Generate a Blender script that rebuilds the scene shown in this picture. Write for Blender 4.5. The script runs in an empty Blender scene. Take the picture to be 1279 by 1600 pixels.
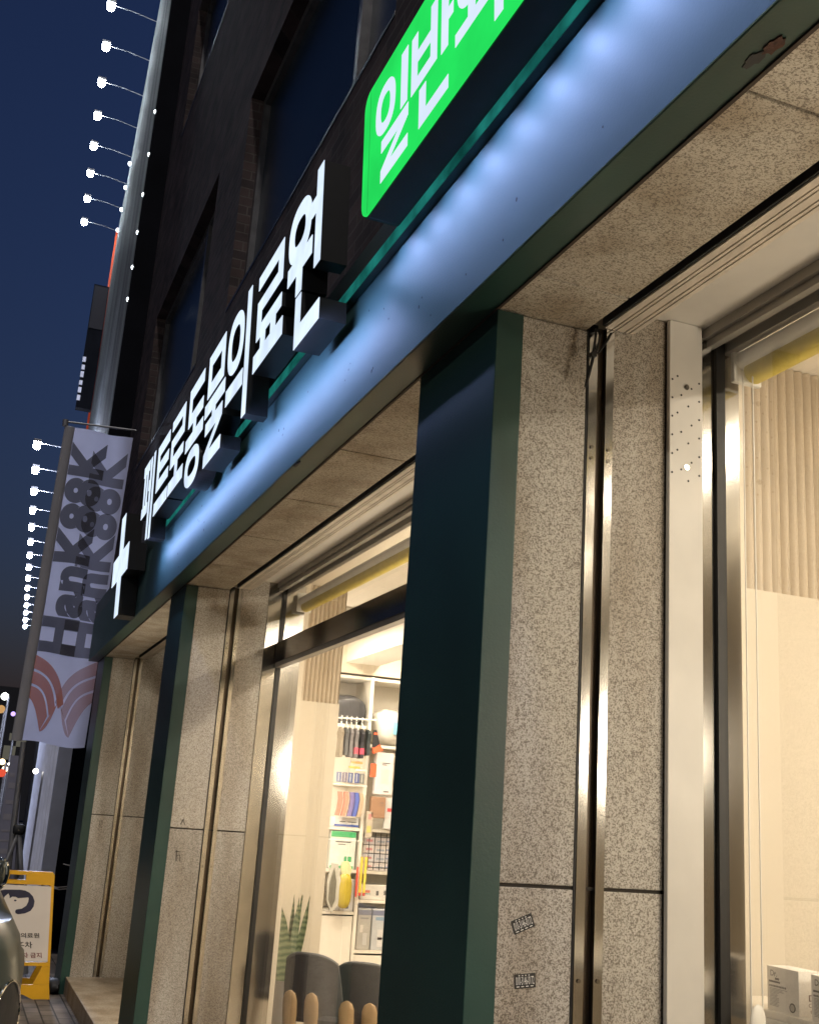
import bpy, bmesh, math, random
from mathutils import Vector, Matrix
random.seed(7)
R = math.radians
S = bpy.context.scene
COL = S.collection

# ------------------------------------------------------------------ camera
cam_d = bpy.data.cameras.new("camera"); cam = bpy.data.objects.new("camera", cam_d); COL.objects.link(cam)
a, b, c = R(69.49912347), R(105.39849429), R(3.93080902)
cam.matrix_world = Matrix.Translation((0, 0, 1.6)) @ (Matrix.Rotation(a, 4, 'Z') @ Matrix.Rotation(b, 4, 'X') @ Matrix.Rotation(c, 4, 'Z'))
cam_d.sensor_fit = 'VERTICAL'; cam_d.sensor_height = 36.0; cam_d.lens = 36.0 * 1752.56 / 1600.0
cam_d.clip_start = 0.05; cam_d.clip_end = 2000
S.camera = cam

# ------------------------------------------------------------------ world: dusk sky
W = bpy.data.worlds.new("World"); S.world = W; W.use_nodes = True
wt = W.node_tree; bg = wt.nodes["Background"]
sky = wt.nodes.new("ShaderNodeTexSky"); sky.sky_type = 'NISHITA'; sky.sun_disc = False
SUN_EL, SUN_ROT = -3.0, 335.0
sky.sun_elevation = R(SUN_EL); sky.sun_rotation = R(SUN_ROT); sky.air_density = 1.6; sky.dust_density = 2.0; sky.ozone_density = 3.0
tint = wt.nodes.new("ShaderNodeMix"); tint.data_type = 'RGBA'; tint.blend_type = 'MULTIPLY'; tint.inputs[0].default_value = 1; tint.inputs[7].default_value = (.80, .84, .95, 1)
wt.links.new(sky.outputs[0], tint.inputs[6]); lift = wt.nodes.new("ShaderNodeMix"); lift.data_type = 'RGBA'; lift.blend_type = 'ADD'; lift.inputs[0].default_value = 1; lift.inputs[7].default_value = (.0010, .0028, .0065, 1)
wt.links.new(tint.outputs[2], lift.inputs[6]); wt.links.new(lift.outputs[2], bg.inputs[0]); bg.inputs[1].default_value = 1.35

# ------------------------------------------------------------------ sun lamp: stands for the high street light on the kerb side
sd = bpy.data.lights.new("sun", 'SUN'); so = bpy.data.objects.new("sun", sd); COL.objects.link(so)
sd.energy = 1.0; sd.angle = R(3); sd.color = (1.0, 0.93, 0.86)
so.rotation_euler = Vector((0.62, -0.16, 0.95)).to_track_quat('Z', 'Y').to_euler()

S.view_settings.view_transform = 'Standard'; S.view_settings.look = 'None'
S.view_settings.exposure = 0; S.view_settings.gamma = 1
S.cycles.max_bounces = 8; S.cycles.transparent_max_bounces = 16
S.cycles.sample_clamp_indirect = 6

# ------------------------------------------------------------------ materials
def _nt(name):
    m = bpy.data.materials.new(name); m.use_nodes = True
    nt = m.node_tree; return m, nt, nt.nodes["Principled BSDF"]
def pm(name, col, rough=.6, metal=0., var=.12, vscale=6., bump=0., bscale=60., spec=.5, emit=None, es=0., coat=0.):
    m, nt, p = _nt(name)
    p.inputs["Roughness"].default_value = rough; p.inputs["Metallic"].default_value = metal
    p.inputs["Specular IOR Level"].default_value = spec; p.inputs["Coat Weight"].default_value = coat
    tc = nt.nodes.new("ShaderNodeTexCoord")
    n = nt.nodes.new("ShaderNodeTexNoise"); n.inputs["Scale"].default_value = vscale; n.inputs["Detail"].default_value = 5
    nt.links.new(tc.outputs["Object"], n.inputs["Vector"])
    r = nt.nodes.new("ShaderNodeValToRGB")
    r.color_ramp.elements[0].position = .3; r.color_ramp.elements[1].position = .7
    r.color_ramp.elements[0].color = [x * (1 - var) for x in col] + [1]; r.color_ramp.elements[1].color = [min(1, x * (1 + var)) for x in col] + [1]
    nt.links.new(n.outputs["Fac"], r.inputs[0]); nt.links.new(r.outputs[0], p.inputs["Base Color"])
    if bump:
        n2 = nt.nodes.new("ShaderNodeTexNoise"); n2.inputs["Scale"].default_value = bscale; n2.inputs["Detail"].default_value = 4
        nt.links.new(tc.outputs["Object"], n2.inputs["Vector"])
        bp = nt.nodes.new("ShaderNodeBump"); bp.inputs["Strength"].default_value = bump; bp.inputs["Distance"].default_value = .01
        nt.links.new(n2.outputs["Fac"], bp.inputs["Height"]); nt.links.new(bp.outputs[0], p.inputs["Normal"])
    if emit: p.inputs["Emission Color"].default_value = (*emit, 1); p.inputs["Emission Strength"].default_value = es
    return m
def stone(name, base, speck, scale, stretch=(1, 1, 1), cover=.47):
    m, nt, p = _nt(name); p.inputs["Roughness"].default_value = .62
    tc = nt.nodes.new("ShaderNodeTexCoord"); mp = nt.nodes.new("ShaderNodeMapping"); mp.inputs["Scale"].default_value = stretch
    nt.links.new(tc.outputs["Object"], mp.inputs["Vector"])
    n = nt.nodes.new("ShaderNodeTexNoise"); n.inputs["Scale"].default_value = scale; n.inputs["Detail"].default_value = 4; n.inputs["Roughness"].default_value = .68; n.inputs["Distortion"].default_value = .5
    nt.links.new(mp.outputs[0], n.inputs["Vector"])
    r = nt.nodes.new("ShaderNodeValToRGB"); e = r.color_ramp.elements
    e[0].position = cover - .055; e[0].color = (*speck, 1); e[1].position = cover + .035; e[1].color = (*base, 1)
    k = r.color_ramp.elements.new(cover - .015); k.color = (*[(s * .7 + q * .3) for s, q in zip(speck, base)], 1)
    nb = nt.nodes.new("ShaderNodeTexNoise"); nb.inputs["Scale"].default_value = scale * .42; nb.inputs["Detail"].default_value = 2
    nt.links.new(mp.outputs[0], nb.inputs["Vector"])
    mxn = nt.nodes.new("ShaderNodeMix"); mxn.data_type = 'FLOAT'; mxn.inputs[0].default_value = .20
    nt.links.new(n.outputs["Fac"], mxn.inputs[2]); nt.links.new(nb.outputs["Fac"], mxn.inputs[3]); nt.links.new(mxn.outputs[0], r.inputs[0])
    n2 = nt.nodes.new("ShaderNodeTexNoise"); n2.inputs["Scale"].default_value = 2.2; n2.inputs["Detail"].default_value = 6
    mp2 = nt.nodes.new("ShaderNodeMapping"); mp2.inputs["Scale"].default_value = (2.5, 2.5, .5)
    nt.links.new(tc.outputs["Object"], mp2.inputs[0]); nt.links.new(mp2.outputs[0], n2.inputs["Vector"])
    r2 = nt.nodes.new("ShaderNodeValToRGB"); r2.color_ramp.elements[0].position = .34; r2.color_ramp.elements[1].position = .6
    r2.color_ramp.elements[0].color = (.68, .62, .55, 1); r2.color_ramp.elements[1].color = (1, 1, 1, 1)
    nt.links.new(n2.outputs["Fac"], r2.inputs[0])
    mx = nt.nodes.new("ShaderNodeMix"); mx.data_type = 'RGBA'; mx.blend_type = 'MULTIPLY'; mx.inputs[0].default_value = 1
    nt.links.new(r.outputs[0], mx.inputs[6]); nt.links.new(r2.outputs[0], mx.inputs[7])
    oi = nt.nodes.new("ShaderNodeObjectInfo"); mr = nt.nodes.new("ShaderNodeMapRange"); mr.inputs[3].default_value = .84; mr.inputs[4].default_value = 1.06
    nt.links.new(oi.outputs["Random"], mr.inputs[0])
    m3 = nt.nodes.new("ShaderNodeMix"); m3.data_type = 'RGBA'; m3.blend_type = 'MULTIPLY'; m3.inputs[0].default_value = 1
    nt.links.new(mx.outputs[2], m3.inputs[6]); nt.links.new(mr.outputs[0], m3.inputs[7]); nt.links.new(m3.outputs[2], p.inputs["Base Color"])
    bp = nt.nodes.new("ShaderNodeBump"); bp.inputs["Strength"].default_value = .25; bp.inputs["Distance"].default_value = .003
    nt.links.new(n.outputs["Fac"], bp.inputs["Height"]); nt.links.new(bp.outputs[0], p.inputs["Normal"])
    return m
def brick(name, c1, c2, mortar, axes='XZ', scale=1., bw=.23, rh=.075, bumpd=.006):
    m, nt, p = _nt(name); p.inputs["Roughness"].default_value = .8; p.inputs["Specular IOR Level"].default_value = .2
    tc = nt.nodes.new("ShaderNodeTexCoord"); sp = nt.nodes.new("ShaderNodeSeparateXYZ"); cb = nt.nodes.new("ShaderNodeCombineXYZ")
    nt.links.new(tc.outputs["Object"], sp.inputs[0])
    if axes == 'XZ':
        ad = nt.nodes.new("ShaderNodeMath"); ad.operation = 'ADD'; nt.links.new(sp.outputs[0], ad.inputs[0]); nt.links.new(sp.outputs[1], ad.inputs[1])
        nt.links.new(ad.outputs[0], cb.inputs[0]); nt.links.new(sp.outputs[2], cb.inputs[1])
    else:
        nt.links.new(sp.outputs[0], cb.inputs[0]); nt.links.new(sp.outputs[1], cb.inputs[1])
    bt = nt.nodes.new("ShaderNodeTexBrick"); bt.inputs["Scale"].default_value = scale
    bt.inputs["Color1"].default_value = (*c1, 1); bt.inputs["Color2"].default_value = (*c2, 1); bt.inputs["Mortar"].default_value = (*mortar, 1)
    bt.inputs["Brick Width"].default_value = bw; bt.inputs["Row Height"].default_value = rh; bt.inputs["Mortar Size"].default_value = .006; bt.inputs["Bias"].default_value = -.1
    nt.links.new(cb.outputs[0], bt.inputs["Vector"])
    n = nt.nodes.new("ShaderNodeTexNoise"); n.inputs["Scale"].default_value = 3; n.inputs["Detail"].default_value = 6
    nt.links.new(tc.outputs["Object"], n.inputs["Vector"])
    r = nt.nodes.new("ShaderNodeValToRGB"); r.color_ramp.elements[0].color = (.5, .5, .5, 1); r.color_ramp.elements[1].color = (1.25, 1.25, 1.25, 1)
    r.color_ramp.elements[0].position = .3; r.color_ramp.elements[1].position = .7
    nt.links.new(n.outputs["Fac"], r.inputs[0])
    mx = nt.nodes.new("ShaderNodeMix"); mx.data_type = 'RGBA'; mx.blend_type = 'MULTIPLY'; mx.inputs[0].default_value = 1
    nt.links.new(bt.outputs["Color"], mx.inputs[6]); nt.links.new(r.outputs[0], mx.inputs[7]); nt.links.new(mx.outputs[2], p.inputs["Base Color"])
    bp = nt.nodes.new("ShaderNodeBump"); bp.inputs["Strength"].default_value = .8; bp.inputs["Distance"].default_value = bumpd; bp.invert = True
    nt.links.new(bt.outputs["Fac"], bp.inputs["Height"]); nt.links.new(bp.outputs[0], p.inputs["Normal"])
    return m
def emis(name, col, s, var=0., vscale=5.):
    m = bpy.data.materials.new(name); m.use_nodes = True; nt = m.node_tree
    nt.nodes.remove(nt.nodes["Principled BSDF"]); e = nt.nodes.new("ShaderNodeEmission"); e.inputs[0].default_value = (*col, 1); e.inputs[1].default_value = s
    nt.links.new(e.outputs[0], nt.nodes["Material Output"].inputs[0])
    if var:
        tc = nt.nodes.new("ShaderNodeTexCoord"); n = nt.nodes.new("ShaderNodeTexNoise"); n.inputs["Scale"].default_value = vscale; n.inputs["Detail"].default_value = 5
        nt.links.new(tc.outputs["Object"], n.inputs["Vector"])
        mr = nt.nodes.new("ShaderNodeMapRange"); mr.inputs[1].default_value = .3; mr.inputs[2].default_value = .7
        mr.inputs[3].default_value = s * (1 - var); mr.inputs[4].default_value = s * (1 + var)
        nt.links.new(n.outputs["Fac"], mr.inputs[0]); nt.links.new(mr.outputs[0], e.inputs[1])
    return m
def glassm(name, tint=(1, 1, 1), refl=.9):
    m = bpy.data.materials.new(name); m.use_nodes = True; nt = m.node_tree
    nt.nodes.remove(nt.nodes["Principled BSDF"])
    t = nt.nodes.new("ShaderNodeBsdfTransparent"); t.inputs[0].default_value = (*tint, 1)
    g = nt.nodes.new("ShaderNodeBsdfGlossy"); g.inputs["Roughness"].default_value = 0
    f = nt.nodes.new("ShaderNodeFresnel"); f.inputs[0].default_value = 1.45
    ml = nt.nodes.new("ShaderNodeMath"); ml.operation = 'MULTIPLY'; ml.inputs[1].default_value = refl
    nt.links.new(f.outputs[0], ml.inputs[0])
    mx = nt.nodes.new("ShaderNodeMixShader"); nt.links.new(ml.outputs[0], mx.inputs[0]); nt.links.new(t.outputs[0], mx.inputs[1]); nt.links.new(g.outputs[0], mx.inputs[2])
    nt.links.new(mx.outputs[0], nt.nodes["Material Output"].inputs[0]); return m
def sheer(name, col, alpha, rough=.6, trans=0.):
    """diffuse layer that lets part of what lies behind show through (ink on cloth, plastic film)"""
    m = bpy.data.materials.new(name); m.use_nodes = True; nt = m.node_tree
    p = nt.nodes["Principled BSDF"]; p.inputs["Base Color"].default_value = (*col, 1); p.inputs["Roughness"].default_value = rough
    p.inputs["Alpha"].default_value = alpha
    return m
def cloth(name, col, tr):
    m = bpy.data.materials.new(name); m.use_nodes = True; nt = m.node_tree
    nt.nodes.remove(nt.nodes["Principled BSDF"])
    d = nt.nodes.new("ShaderNodeBsdfDiffuse"); t = nt.nodes.new("ShaderNodeBsdfTranslucent")
    tc = nt.nodes.new("ShaderNodeTexCoord"); n = nt.nodes.new("ShaderNodeTexNoise"); n.inputs["Scale"].default_value = 5; n.inputs["Detail"].default_value = 6
    nt.links.new(tc.outputs["Object"], n.inputs["Vector"])
    r = nt.nodes.new("ShaderNodeValToRGB"); r.color_ramp.elements[0].color = [x * .8 for x in col] + [1]; r.color_ramp.elements[1].color = (*col, 1)
    nt.links.new(n.outputs["Fac"], r.inputs[0]); nt.links.new(r.outputs[0], d.inputs[0]); nt.links.new(r.outputs[0], t.inputs[0])
    mx = nt.nodes.new("ShaderNodeMixShader"); mx.inputs[0].default_value = tr
    nt.links.new(d.outputs[0], mx.inputs[1]); nt.links.new(t.outputs[0], mx.inputs[2]); nt.links.new(mx.outputs[0], nt.nodes["Material Output"].inputs[0]); return m

def streak(name, c1, c2):
    m, nt, p = _nt(name); p.inputs["Roughness"].default_value = .6
    tc = nt.nodes.new("ShaderNodeTexCoord"); mp = nt.nodes.new("ShaderNodeMapping"); mp.inputs["Scale"].default_value = (1.6, 1.6, .05)
    n = nt.nodes.new("ShaderNodeTexNoise"); n.inputs["Scale"].default_value = 1.0; n.inputs["Detail"].default_value = 8; n.inputs["Roughness"].default_value = .7
    nt.links.new(tc.outputs["Object"], mp.inputs[0]); nt.links.new(mp.outputs[0], n.inputs["Vector"])
    r = nt.nodes.new("ShaderNodeValToRGB"); r.color_ramp.elements[0].position = .38; r.color_ramp.elements[1].position = .62
    r.color_ramp.elements[0].color = (*c1, 1); r.color_ramp.elements[1].color = (*c2, 1)
    nt.links.new(n.outputs["Fac"], r.inputs[0]); nt.links.new(r.outputs[0], p.inputs["Base Color"]); return m
MT = dict(
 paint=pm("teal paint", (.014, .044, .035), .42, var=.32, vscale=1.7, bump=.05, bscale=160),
 litpaint=pm("fascia paint lightened for glow", (.040, .095, .098), .5, var=.10, vscale=2.5, bump=.04, bscale=170),  # pillar paint lightened: part of the led glow is put into the colour
 granite=stone("speckled granite", (.53, .495, .44), (.17, .146, .115), 285, cover=.485),
 soffit=stone("soffit granite", (.54, .49, .405), (.20, .17, .13), 260, (1.0, .75, 1.0), .475),
 ledge=stone("ledge granite", (.40, .34, .26), (.28, .23, .17), 90),
 steel=pm("polished stainless steel", (.42, .405, .375), .14, 1, .05, 9),
 dsteel=pm("dark polished steel", (.30, .28, .26), .12, 1, .06, 5),
 alu=pm("anodised aluminium", (.56, .50, .42), .5, .1, .1, 14, .08, 40),
 whitep=pm("off white metal paint", (.60, .57, .52), .45, 0, .06, 6),
 greyp=pm("grey painted metal", (.30, .28, .25), .4, .3, .1, 6),
 black=pm("matt black", (.012, .012, .014), .6, 0, .3, 20),
 blackg=pm("black sign return", (.0035, .0036, .005), .45, 0, .3, 20),
 rubber=pm("black gasket", (.010, .009, .008), .5, 0, .2, 30),
 darkgreen=pm("dark green rail", (.006, .022, .020), .3, .2, .3, 12),
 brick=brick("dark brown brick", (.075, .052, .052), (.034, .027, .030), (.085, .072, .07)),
 dframe=pm("dark window frame", (.02, .022, .028), .35, .3, .2, 10),
 lframe=pm("grey window frame", (.16, .16, .17), .35, .6, .2, 10),
 dglass=pm("dark office glass", (.004, .014, .020), .30, 0, .2, 1.5, spec=1.0),
 glass=glassm("shop glass", (1, 1, 1), .30),
 cream=pm("cream interior paint", (.64, .565, .445), .6, 0, .012, 2),
 ceil=pm("white ceiling paint", (.80, .75, .66), .7, 0, .03, 2),
 flute=pm("fluted wood panel", (.50, .42, .315), .55, 0, .05, 8),
 floorin=pm("interior floor", (.42, .36, .28), .4, 0, .1, 3),
 shelfw=pm("white melamine", (.74, .69, .60), .45, 0, .03, 4),
 roller=pm("yellow blind cloth", (.55, .44, .07), .7, 0, .12, 20),
 rollerw=pm("white blind tube", (.70, .68, .62), .4, 0, .06, 20),
 plastic=pm("white plastic", (.66, .64, .58), .35, 0, .05, 20),
 ink=pm("black ink", (.02, .018, .016), .5, 0, .2, 80),
 inkw=pm("white ink", (.72, .70, .66), .5, 0, .05, 80),
 inkb=pm("brown ink", (.10, .04, .03), .5, 0, .2, 80),
 navy=pm("navy ink", (.016, .016, .045), .5, 0, .2, 20),
 redink=pm("dark red ink", (.16, .03, .03), .5, 0, .2, 20),
 boxw=pm("white carton", (.70, .66, .60), .55, 0, .04, 15),
 wire=pm("black cable", (.012, .011, .010), .5, 0, .2, 30),
 wirew=pm("grey cable", (.22, .2, .18), .5, 0, .2, 30),
 rust=pm("rust", (.060, .024, .014), .9, 0, .5, 60, .5, 90),
 face=emis("white sign face", (.70, .83, 1.0), 1.12, .14, 7),
 green=emis("green sign face", (.020, .78, .115), 1.0, .13, 4),
 greent=emis("white sign lettering", (.72, .84, 1.0), 1.02, .04, 5),
 teal=emis("backlit teal strip", (.03, .42, .36), .30, .65, 9),
 lampw=emis("white flood lamp", (.80, .92, 1.0), 330), lampb=emis("blue white flood lamp", (.70, .78, 1.0), 1900),
 dotw=emis("small white dot", (.85, .93, 1.0), 6),
 ceilamp=emis("warm ceiling lamp", (1.0, .86, .62), 3.5),
 clad=streak("grey metal cladding", (.03, .034, .038), (.15, .165, .175)),
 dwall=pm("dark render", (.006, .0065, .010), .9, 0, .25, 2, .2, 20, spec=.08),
 bluew=pm("blue grey shop panel", (.30, .34, .58), .5, .1, .15, 3),
 bluel=pm("pale panel trim", (.75, .78, .90), .45, .3, .1, 4),
 orange=pm("orange sign edge", (.60, .07, .015), .5, 0, .15, 2, emit=(.9, .08, .015), es=.05),
 pale=pm("pale sign board", (.20, .20, .27), .5, 0, .08, 3),
 asphalt=pm("asphalt", (.05, .05, .052), .85, 0, .25, 3, .4, 90),
 paver=brick("concrete pavers", (.20, .17, .15), (.13, .115, .105), (.05, .045, .04), 'XY', 1., .22, .11, .004),
 kerb=pm("kerb stone", (.28, .27, .26), .8, 0, .15, 5, .2, 40),
 yellow=pm("yellow plastic", (.62, .33, .012), .4, 0, .08, 6),
 signw=pm("white sign sheet", (.62, .57, .53), .45, 0, .05, 3),
 cloth=cloth("banner cloth", (.70, .70, .90), .60),
 sleeve=cloth("banner sleeve", (.40, .39, .42), .3),
 inkban=sheer("banner print", (.022, .018, .022), .80),
 inkbanb=sheer("banner print seen through", (.035, .028, .035), .68),
 inkor=sheer("orange print", (.46, .12, .04), .74),
 inkorb=sheer("orange print seen through", (.44, .15, .08), .5),
 pole=pm("grey pole", (.22, .22, .24), .4, .4, .15, 8),
 car=pm("grey car paint", (.040, .048, .044), .30, .15, .06, 3, coat=.25),
 chrome=pm("chrome", (.75, .74, .70), .06, 1, .02, 10),
 tyre=pm("tyre rubber", (.015, .015, .016), .75, 0, .2, 30),
 lens=pm("headlight lens", (.45, .46, .45), .08, .5, .1, 10, coat=1),
 chair=pm("dark grey felt", (.060, .058, .060), .85, 0, .15, 20, .2, 200),
 wood=pm("pale plywood", (.36, .24, .12), .5, 0, .15, 12),
 pot=pm("grey pot", (.20, .185, .17), .6, 0, .1, 6),
 soil=pm("potting soil", (.03, .022, .015), .9, 0, .3, 40),
)
def leafmat():
    m, nt, p = _nt("snake plant leaf"); p.inputs["Roughness"].default_value = .4
    tc = nt.nodes.new("ShaderNodeTexCoord"); w = nt.nodes.new("ShaderNodeTexWave"); w.bands_direction = 'Z'
    w.inputs["Scale"].default_value = 9; w.inputs["Distortion"].default_value = 6; w.inputs["Detail"].default_value = 3
    nt.links.new(tc.outputs["Object"], w.inputs["Vector"])
    r = nt.nodes.new("ShaderNodeValToRGB"); r.color_ramp.elements[0].color = (.09, .13, .07, 1); r.color_ramp.elements[1].color = (.24, .28, .16, 1)
    nt.links.new(w.outputs["Color"], r.inputs[0]); nt.links.new(r.outputs[0], p.inputs["Base Color"]); return m
MT['leaf'] = leafmat()
_pc = {}
def cm(col, rough=.5):
    k = (tuple(col), rough)
    if k not in _pc: _pc[k] = pm("goods colour %d" % len(_pc), col, rough, 0, .08, 15)
    return _pc[k]

# ------------------------------------------------------------------ mesh helpers
def BM(): return bmesh.new()
def box(bm, x0, x1, y0, y1, z0, z1, bev=0.):
    vs = [bm.verts.new((x, y, z)) for x in (x0, x1) for y in (y0, y1) for z in (z0, z1)]
    fs = [bm.faces.new([vs[i] for i in f]) for f in ((0, 1, 3, 2), (4, 6, 7, 5), (0, 4, 5, 1), (2, 3, 7, 6), (0, 2, 6, 4), (1, 5, 7, 3))]
    if bev:
        es = list({e for f in fs for e in f.edges}); bmesh.ops.bevel(bm, geom=es, offset=bev, segments=2, affect='EDGES', profile=.6)
    return vs
def prism(bm, pts, d, cap0=True, cap1=True):
    """pts: list of 3-D points of one planar polygon, swept by vector d"""
    d = Vector(d); A = [bm.verts.new(p) for p in pts]; B = [bm.verts.new(Vector(p) + d) for p in pts]; n = len(A)
    if cap0: bm.faces.new(A)
    if cap1: bm.faces.new(B[::-1])
    for i in range(n): bm.faces.new([A[i], B[i], B[(i + 1) % n], A[(i + 1) % n]])
def tube(bm, pts, r, n=8, cap=True, r2=None):
    pts = [Vector(p) for p in pts]; rings = []
    for i, p in enumerate(pts):
        t = (pts[min(i + 1, len(pts) - 1)] - pts[max(i - 1, 0)]).normalized()
        up = Vector((0, 0, 1)) if abs(t.z) < .9 else Vector((1, 0, 0))
        u = t.cross(up).normalized(); v = t.cross(u)
        rr = r if r2 is None else r + (r2 - r) * i / (len(pts) - 1)
        rings.append([bm.verts.new(p + u * math.cos(k * 2 * math.pi / n) * rr + v * math.sin(k * 2 * math.pi / n) * rr) for k in range(n)])
    for i in range(len(rings) - 1):
        for k in range(n): bm.faces.new([rings[i][k], rings[i][(k + 1) % n], rings[i + 1][(k + 1) % n], rings[i + 1][k]])
    if cap: bm.faces.new(rings[0][::-1]); bm.faces.new(rings[-1])
def blob(bm, c, r, e=.6, nz=.0, seed=0, seg=16, rg=10):
    """superellipsoid with a little lumpiness"""
    rnd = random.Random(seed); ph = [rnd.uniform(0, 6.28) for _ in range(6)]
    f = lambda w: math.copysign(abs(w) ** e, w)
    rings = []
    for i in range(1, rg):
        th = -math.pi / 2 + math.pi * i / rg; row = []
        for k in range(seg):
            p = 2 * math.pi * k / seg
            w = 1 + nz * (math.sin(3 * p + ph[0]) * math.sin(4 * th + ph[1]) + .6 * math.sin(7 * p + ph[2]) * math.cos(5 * th + ph[3]))
            row.append(bm.verts.new((c[0] + r[0] * f(math.cos(th)) * f(math.cos(p)) * w, c[1] + r[1] * f(math.cos(th)) * f(math.sin(p)) * w, c[2] + r[2] * f(math.sin(th)) * w)))
        rings.append(row)
    a0 = bm.verts.new((c[0], c[1], c[2] - r[2])); a1 = bm.verts.new((c[0], c[1], c[2] + r[2]))
    for i in range(len(rings) - 1):
        for k in range(seg): bm.faces.new([rings[i][k], rings[i][(k + 1) % seg], rings[i + 1][(k + 1) % seg], rings[i + 1][k]])
    for k in range(seg):
        bm.faces.new([a0, rings[0][(k + 1) % seg], rings[0][k]]); bm.faces.new([a1, rings[-1][k], rings[-1][(k + 1) % seg]])
def disc(bm, c, r, ax, n=16, th=.004):
    """short cylinder, axis ax ('X','Y','Z')"""
    pts = []
    for k in range(n):
        u, v = r * math.cos(2 * math.pi * k / n), r * math.sin(2 * math.pi * k / n)
        pts.append({'X': (c[0], c[1] + u, c[2] + v), 'Y': (c[0] + u, c[1], c[2] + v), 'Z': (c[0] + u, c[1] + v, c[2])}[ax])
    prism(bm, pts, {'X': (th, 0, 0), 'Y': (0, th, 0), 'Z': (0, 0, th)}[ax])
def root_loc(o):
    while o.parent: o = o.parent
    return Vector(o.location)
def mk(name, bm, mat, parent=None, smooth=False, local=False, sub=0):
    """one mesh object; geometry is given in world coordinates unless local"""
    bmesh.ops.recalc_face_normals(bm, faces=bm.faces)
    if parent is not None and not local: bmesh.ops.translate(bm, verts=bm.verts, vec=-root_loc(parent))
    me = bpy.data.meshes.new(name); bm.to_mesh(me); bm.free()
    me.materials.append(MT[mat] if isinstance(mat, str) else mat)
    o = bpy.data.objects.new(name, me); COL.objects.link(o)
    if parent is not None: o.parent = parent
    if smooth:
        for p in me.polygons: p.use_smooth = True
        try: me.set_sharp_from_angle(angle=R(38))
        except Exception: pass
    if sub: md = o.modifiers.new("sub", 'SUBSURF'); md.levels = sub; md.render_levels = sub
    return o
def thing(name, label, cat, loc=(0, 0, 0), rz=0., group=None):
    o = bpy.data.objects.new(name, None); COL.objects.link(o); o.location = loc; o.rotation_euler = (0, 0, rz); o.empty_display_size = .1
    o["label"] = label; o["category"] = cat
    if group: o["group"] = group
    return o
def tag(o, label, cat, group=None):
    o["label"] = label; o["category"] = cat
    if group: o["group"] = group
    return o
def single(name, bm, mat, label, cat, group=None, smooth=False):
    """a top-level thing that is one mesh; origin moved to its base centre"""
    bmesh.ops.recalc_face_normals(bm, faces=bm.faces)
    xs = [v.co for v in bm.verts]; base = Vector(((min(v.x for v in xs) + max(v.x for v in xs)) / 2, (min(v.y for v in xs) + max(v.y for v in xs)) / 2, min(v.z for v in xs)))
    bmesh.ops.translate(bm, verts=bm.verts, vec=-base)
    o = mk(name, bm, mat, None, smooth); o.location = base
    return tag(o, label, cat, group)
def struct(name, bm, mat):
    o = mk(name, bm, mat); o["kind"] = "structure"; return o
def text_polys(body, size=1., offset=0., sx=1., align='LEFT', spacing=1.):
    cu = bpy.data.curves.new("lettering", 'FONT'); cu.body = body; cu.size = size; cu.offset = offset; cu.align_x = align; cu.space_character = spacing
    o = bpy.data.objects.new("lettering", cu); COL.objects.link(o)
    dg = bpy.context.evaluated_depsgraph_get(); me = bpy.data.meshes.new_from_object(o.evaluated_get(dg))
    vs = [(v.co.x * sx, v.co.y) for v in me.vertices]; fs = [list(p.vertices) for p in me.polygons]
    bpy.data.objects.remove(o); bpy.data.curves.remove(cu); bpy.data.meshes.remove(me)
    return vs, fs
def put_text(bm, tp, fn):
    vs, fs = tp; V = [bm.verts.new(fn(u, v)) for u, v in vs]
    for f in fs:
        try: bm.faces.new([V[i] for i in f])
        except ValueError: pass

# ------------------------------------------------------------------ ground
def d2(t, off=0., z=0.): return Vector((-t, .459 + .046 * t + off, z))   # line of the neighbouring frontage, off = behind (+) / in front (-)
bm = BM(); box(bm, -700, 300, -600, 700, -.6, -.13); struct("ground", bm, 'asphalt')
bm = BM(); box(bm, -60, 20, -1.9, 1.6, -.128, 0); struct("sidewalk", bm, 'paver')
bm = BM(); box(bm, -60, 20, -2.05, -1.902, -.128, .004, .01); struct("kerb", bm, 'kerb')
bm = BM(); box(bm, -200, 60, -12, -2.06, -.128, -.122); struct("road", bm, pm("worn asphalt", (.055, .055, .058), .8, 0, .3, 1.2, .4, 60))

o = thing("street_or_fill_light", "unseen fill light on a tall post, added across the road", "lamp", (4.0, -9.0, 0), group="added fill light across the road")  # unseen lamp post added as frontal fill for the shop front
b_ = BM(); tube(b_, [(4, -9, 0), (4, -9, 6.8), (4.1, -8.4, 7.2), (4.2, -7.6, 7.3)], .06, 10); mk("post", b_, 'pole', o, True)
b_ = BM(); box(b_, 4.05, 4.35, -7.75, -7.25, 7.22, 7.32, .02); mk("lamp_head", b_, 'pole', o)
b_ = BM(); box(b_, 4.08, 4.32, -7.7, -7.3, 7.20, 7.215); mk("lens", b_, emis("fill lamp lens", (1, .93, .8), 20), o)
ld = bpy.data.lights.new("fill_lamp", 'POINT'); ld.energy = 900; ld.color = (1.0, .94, .80); ld.shadow_soft_size = .15
lo = bpy.data.objects.new("fill_lamp", ld); COL.objects.link(lo); lo.parent = o; lo.location = (.2, 1.5, 7.1)

# ------------------------------------------------------------------ the shop building
B = thing("shop_building", "dark brick building with a teal fascia and lit shop windows below", "building", (-5, 1.3, 0))
ZF0, ZF1 = 2.87, 3.42
YP0, YG, YS0, YS1, YS2 = 1.087, 1.162, 1.352, 1.43, 1.566
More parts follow.
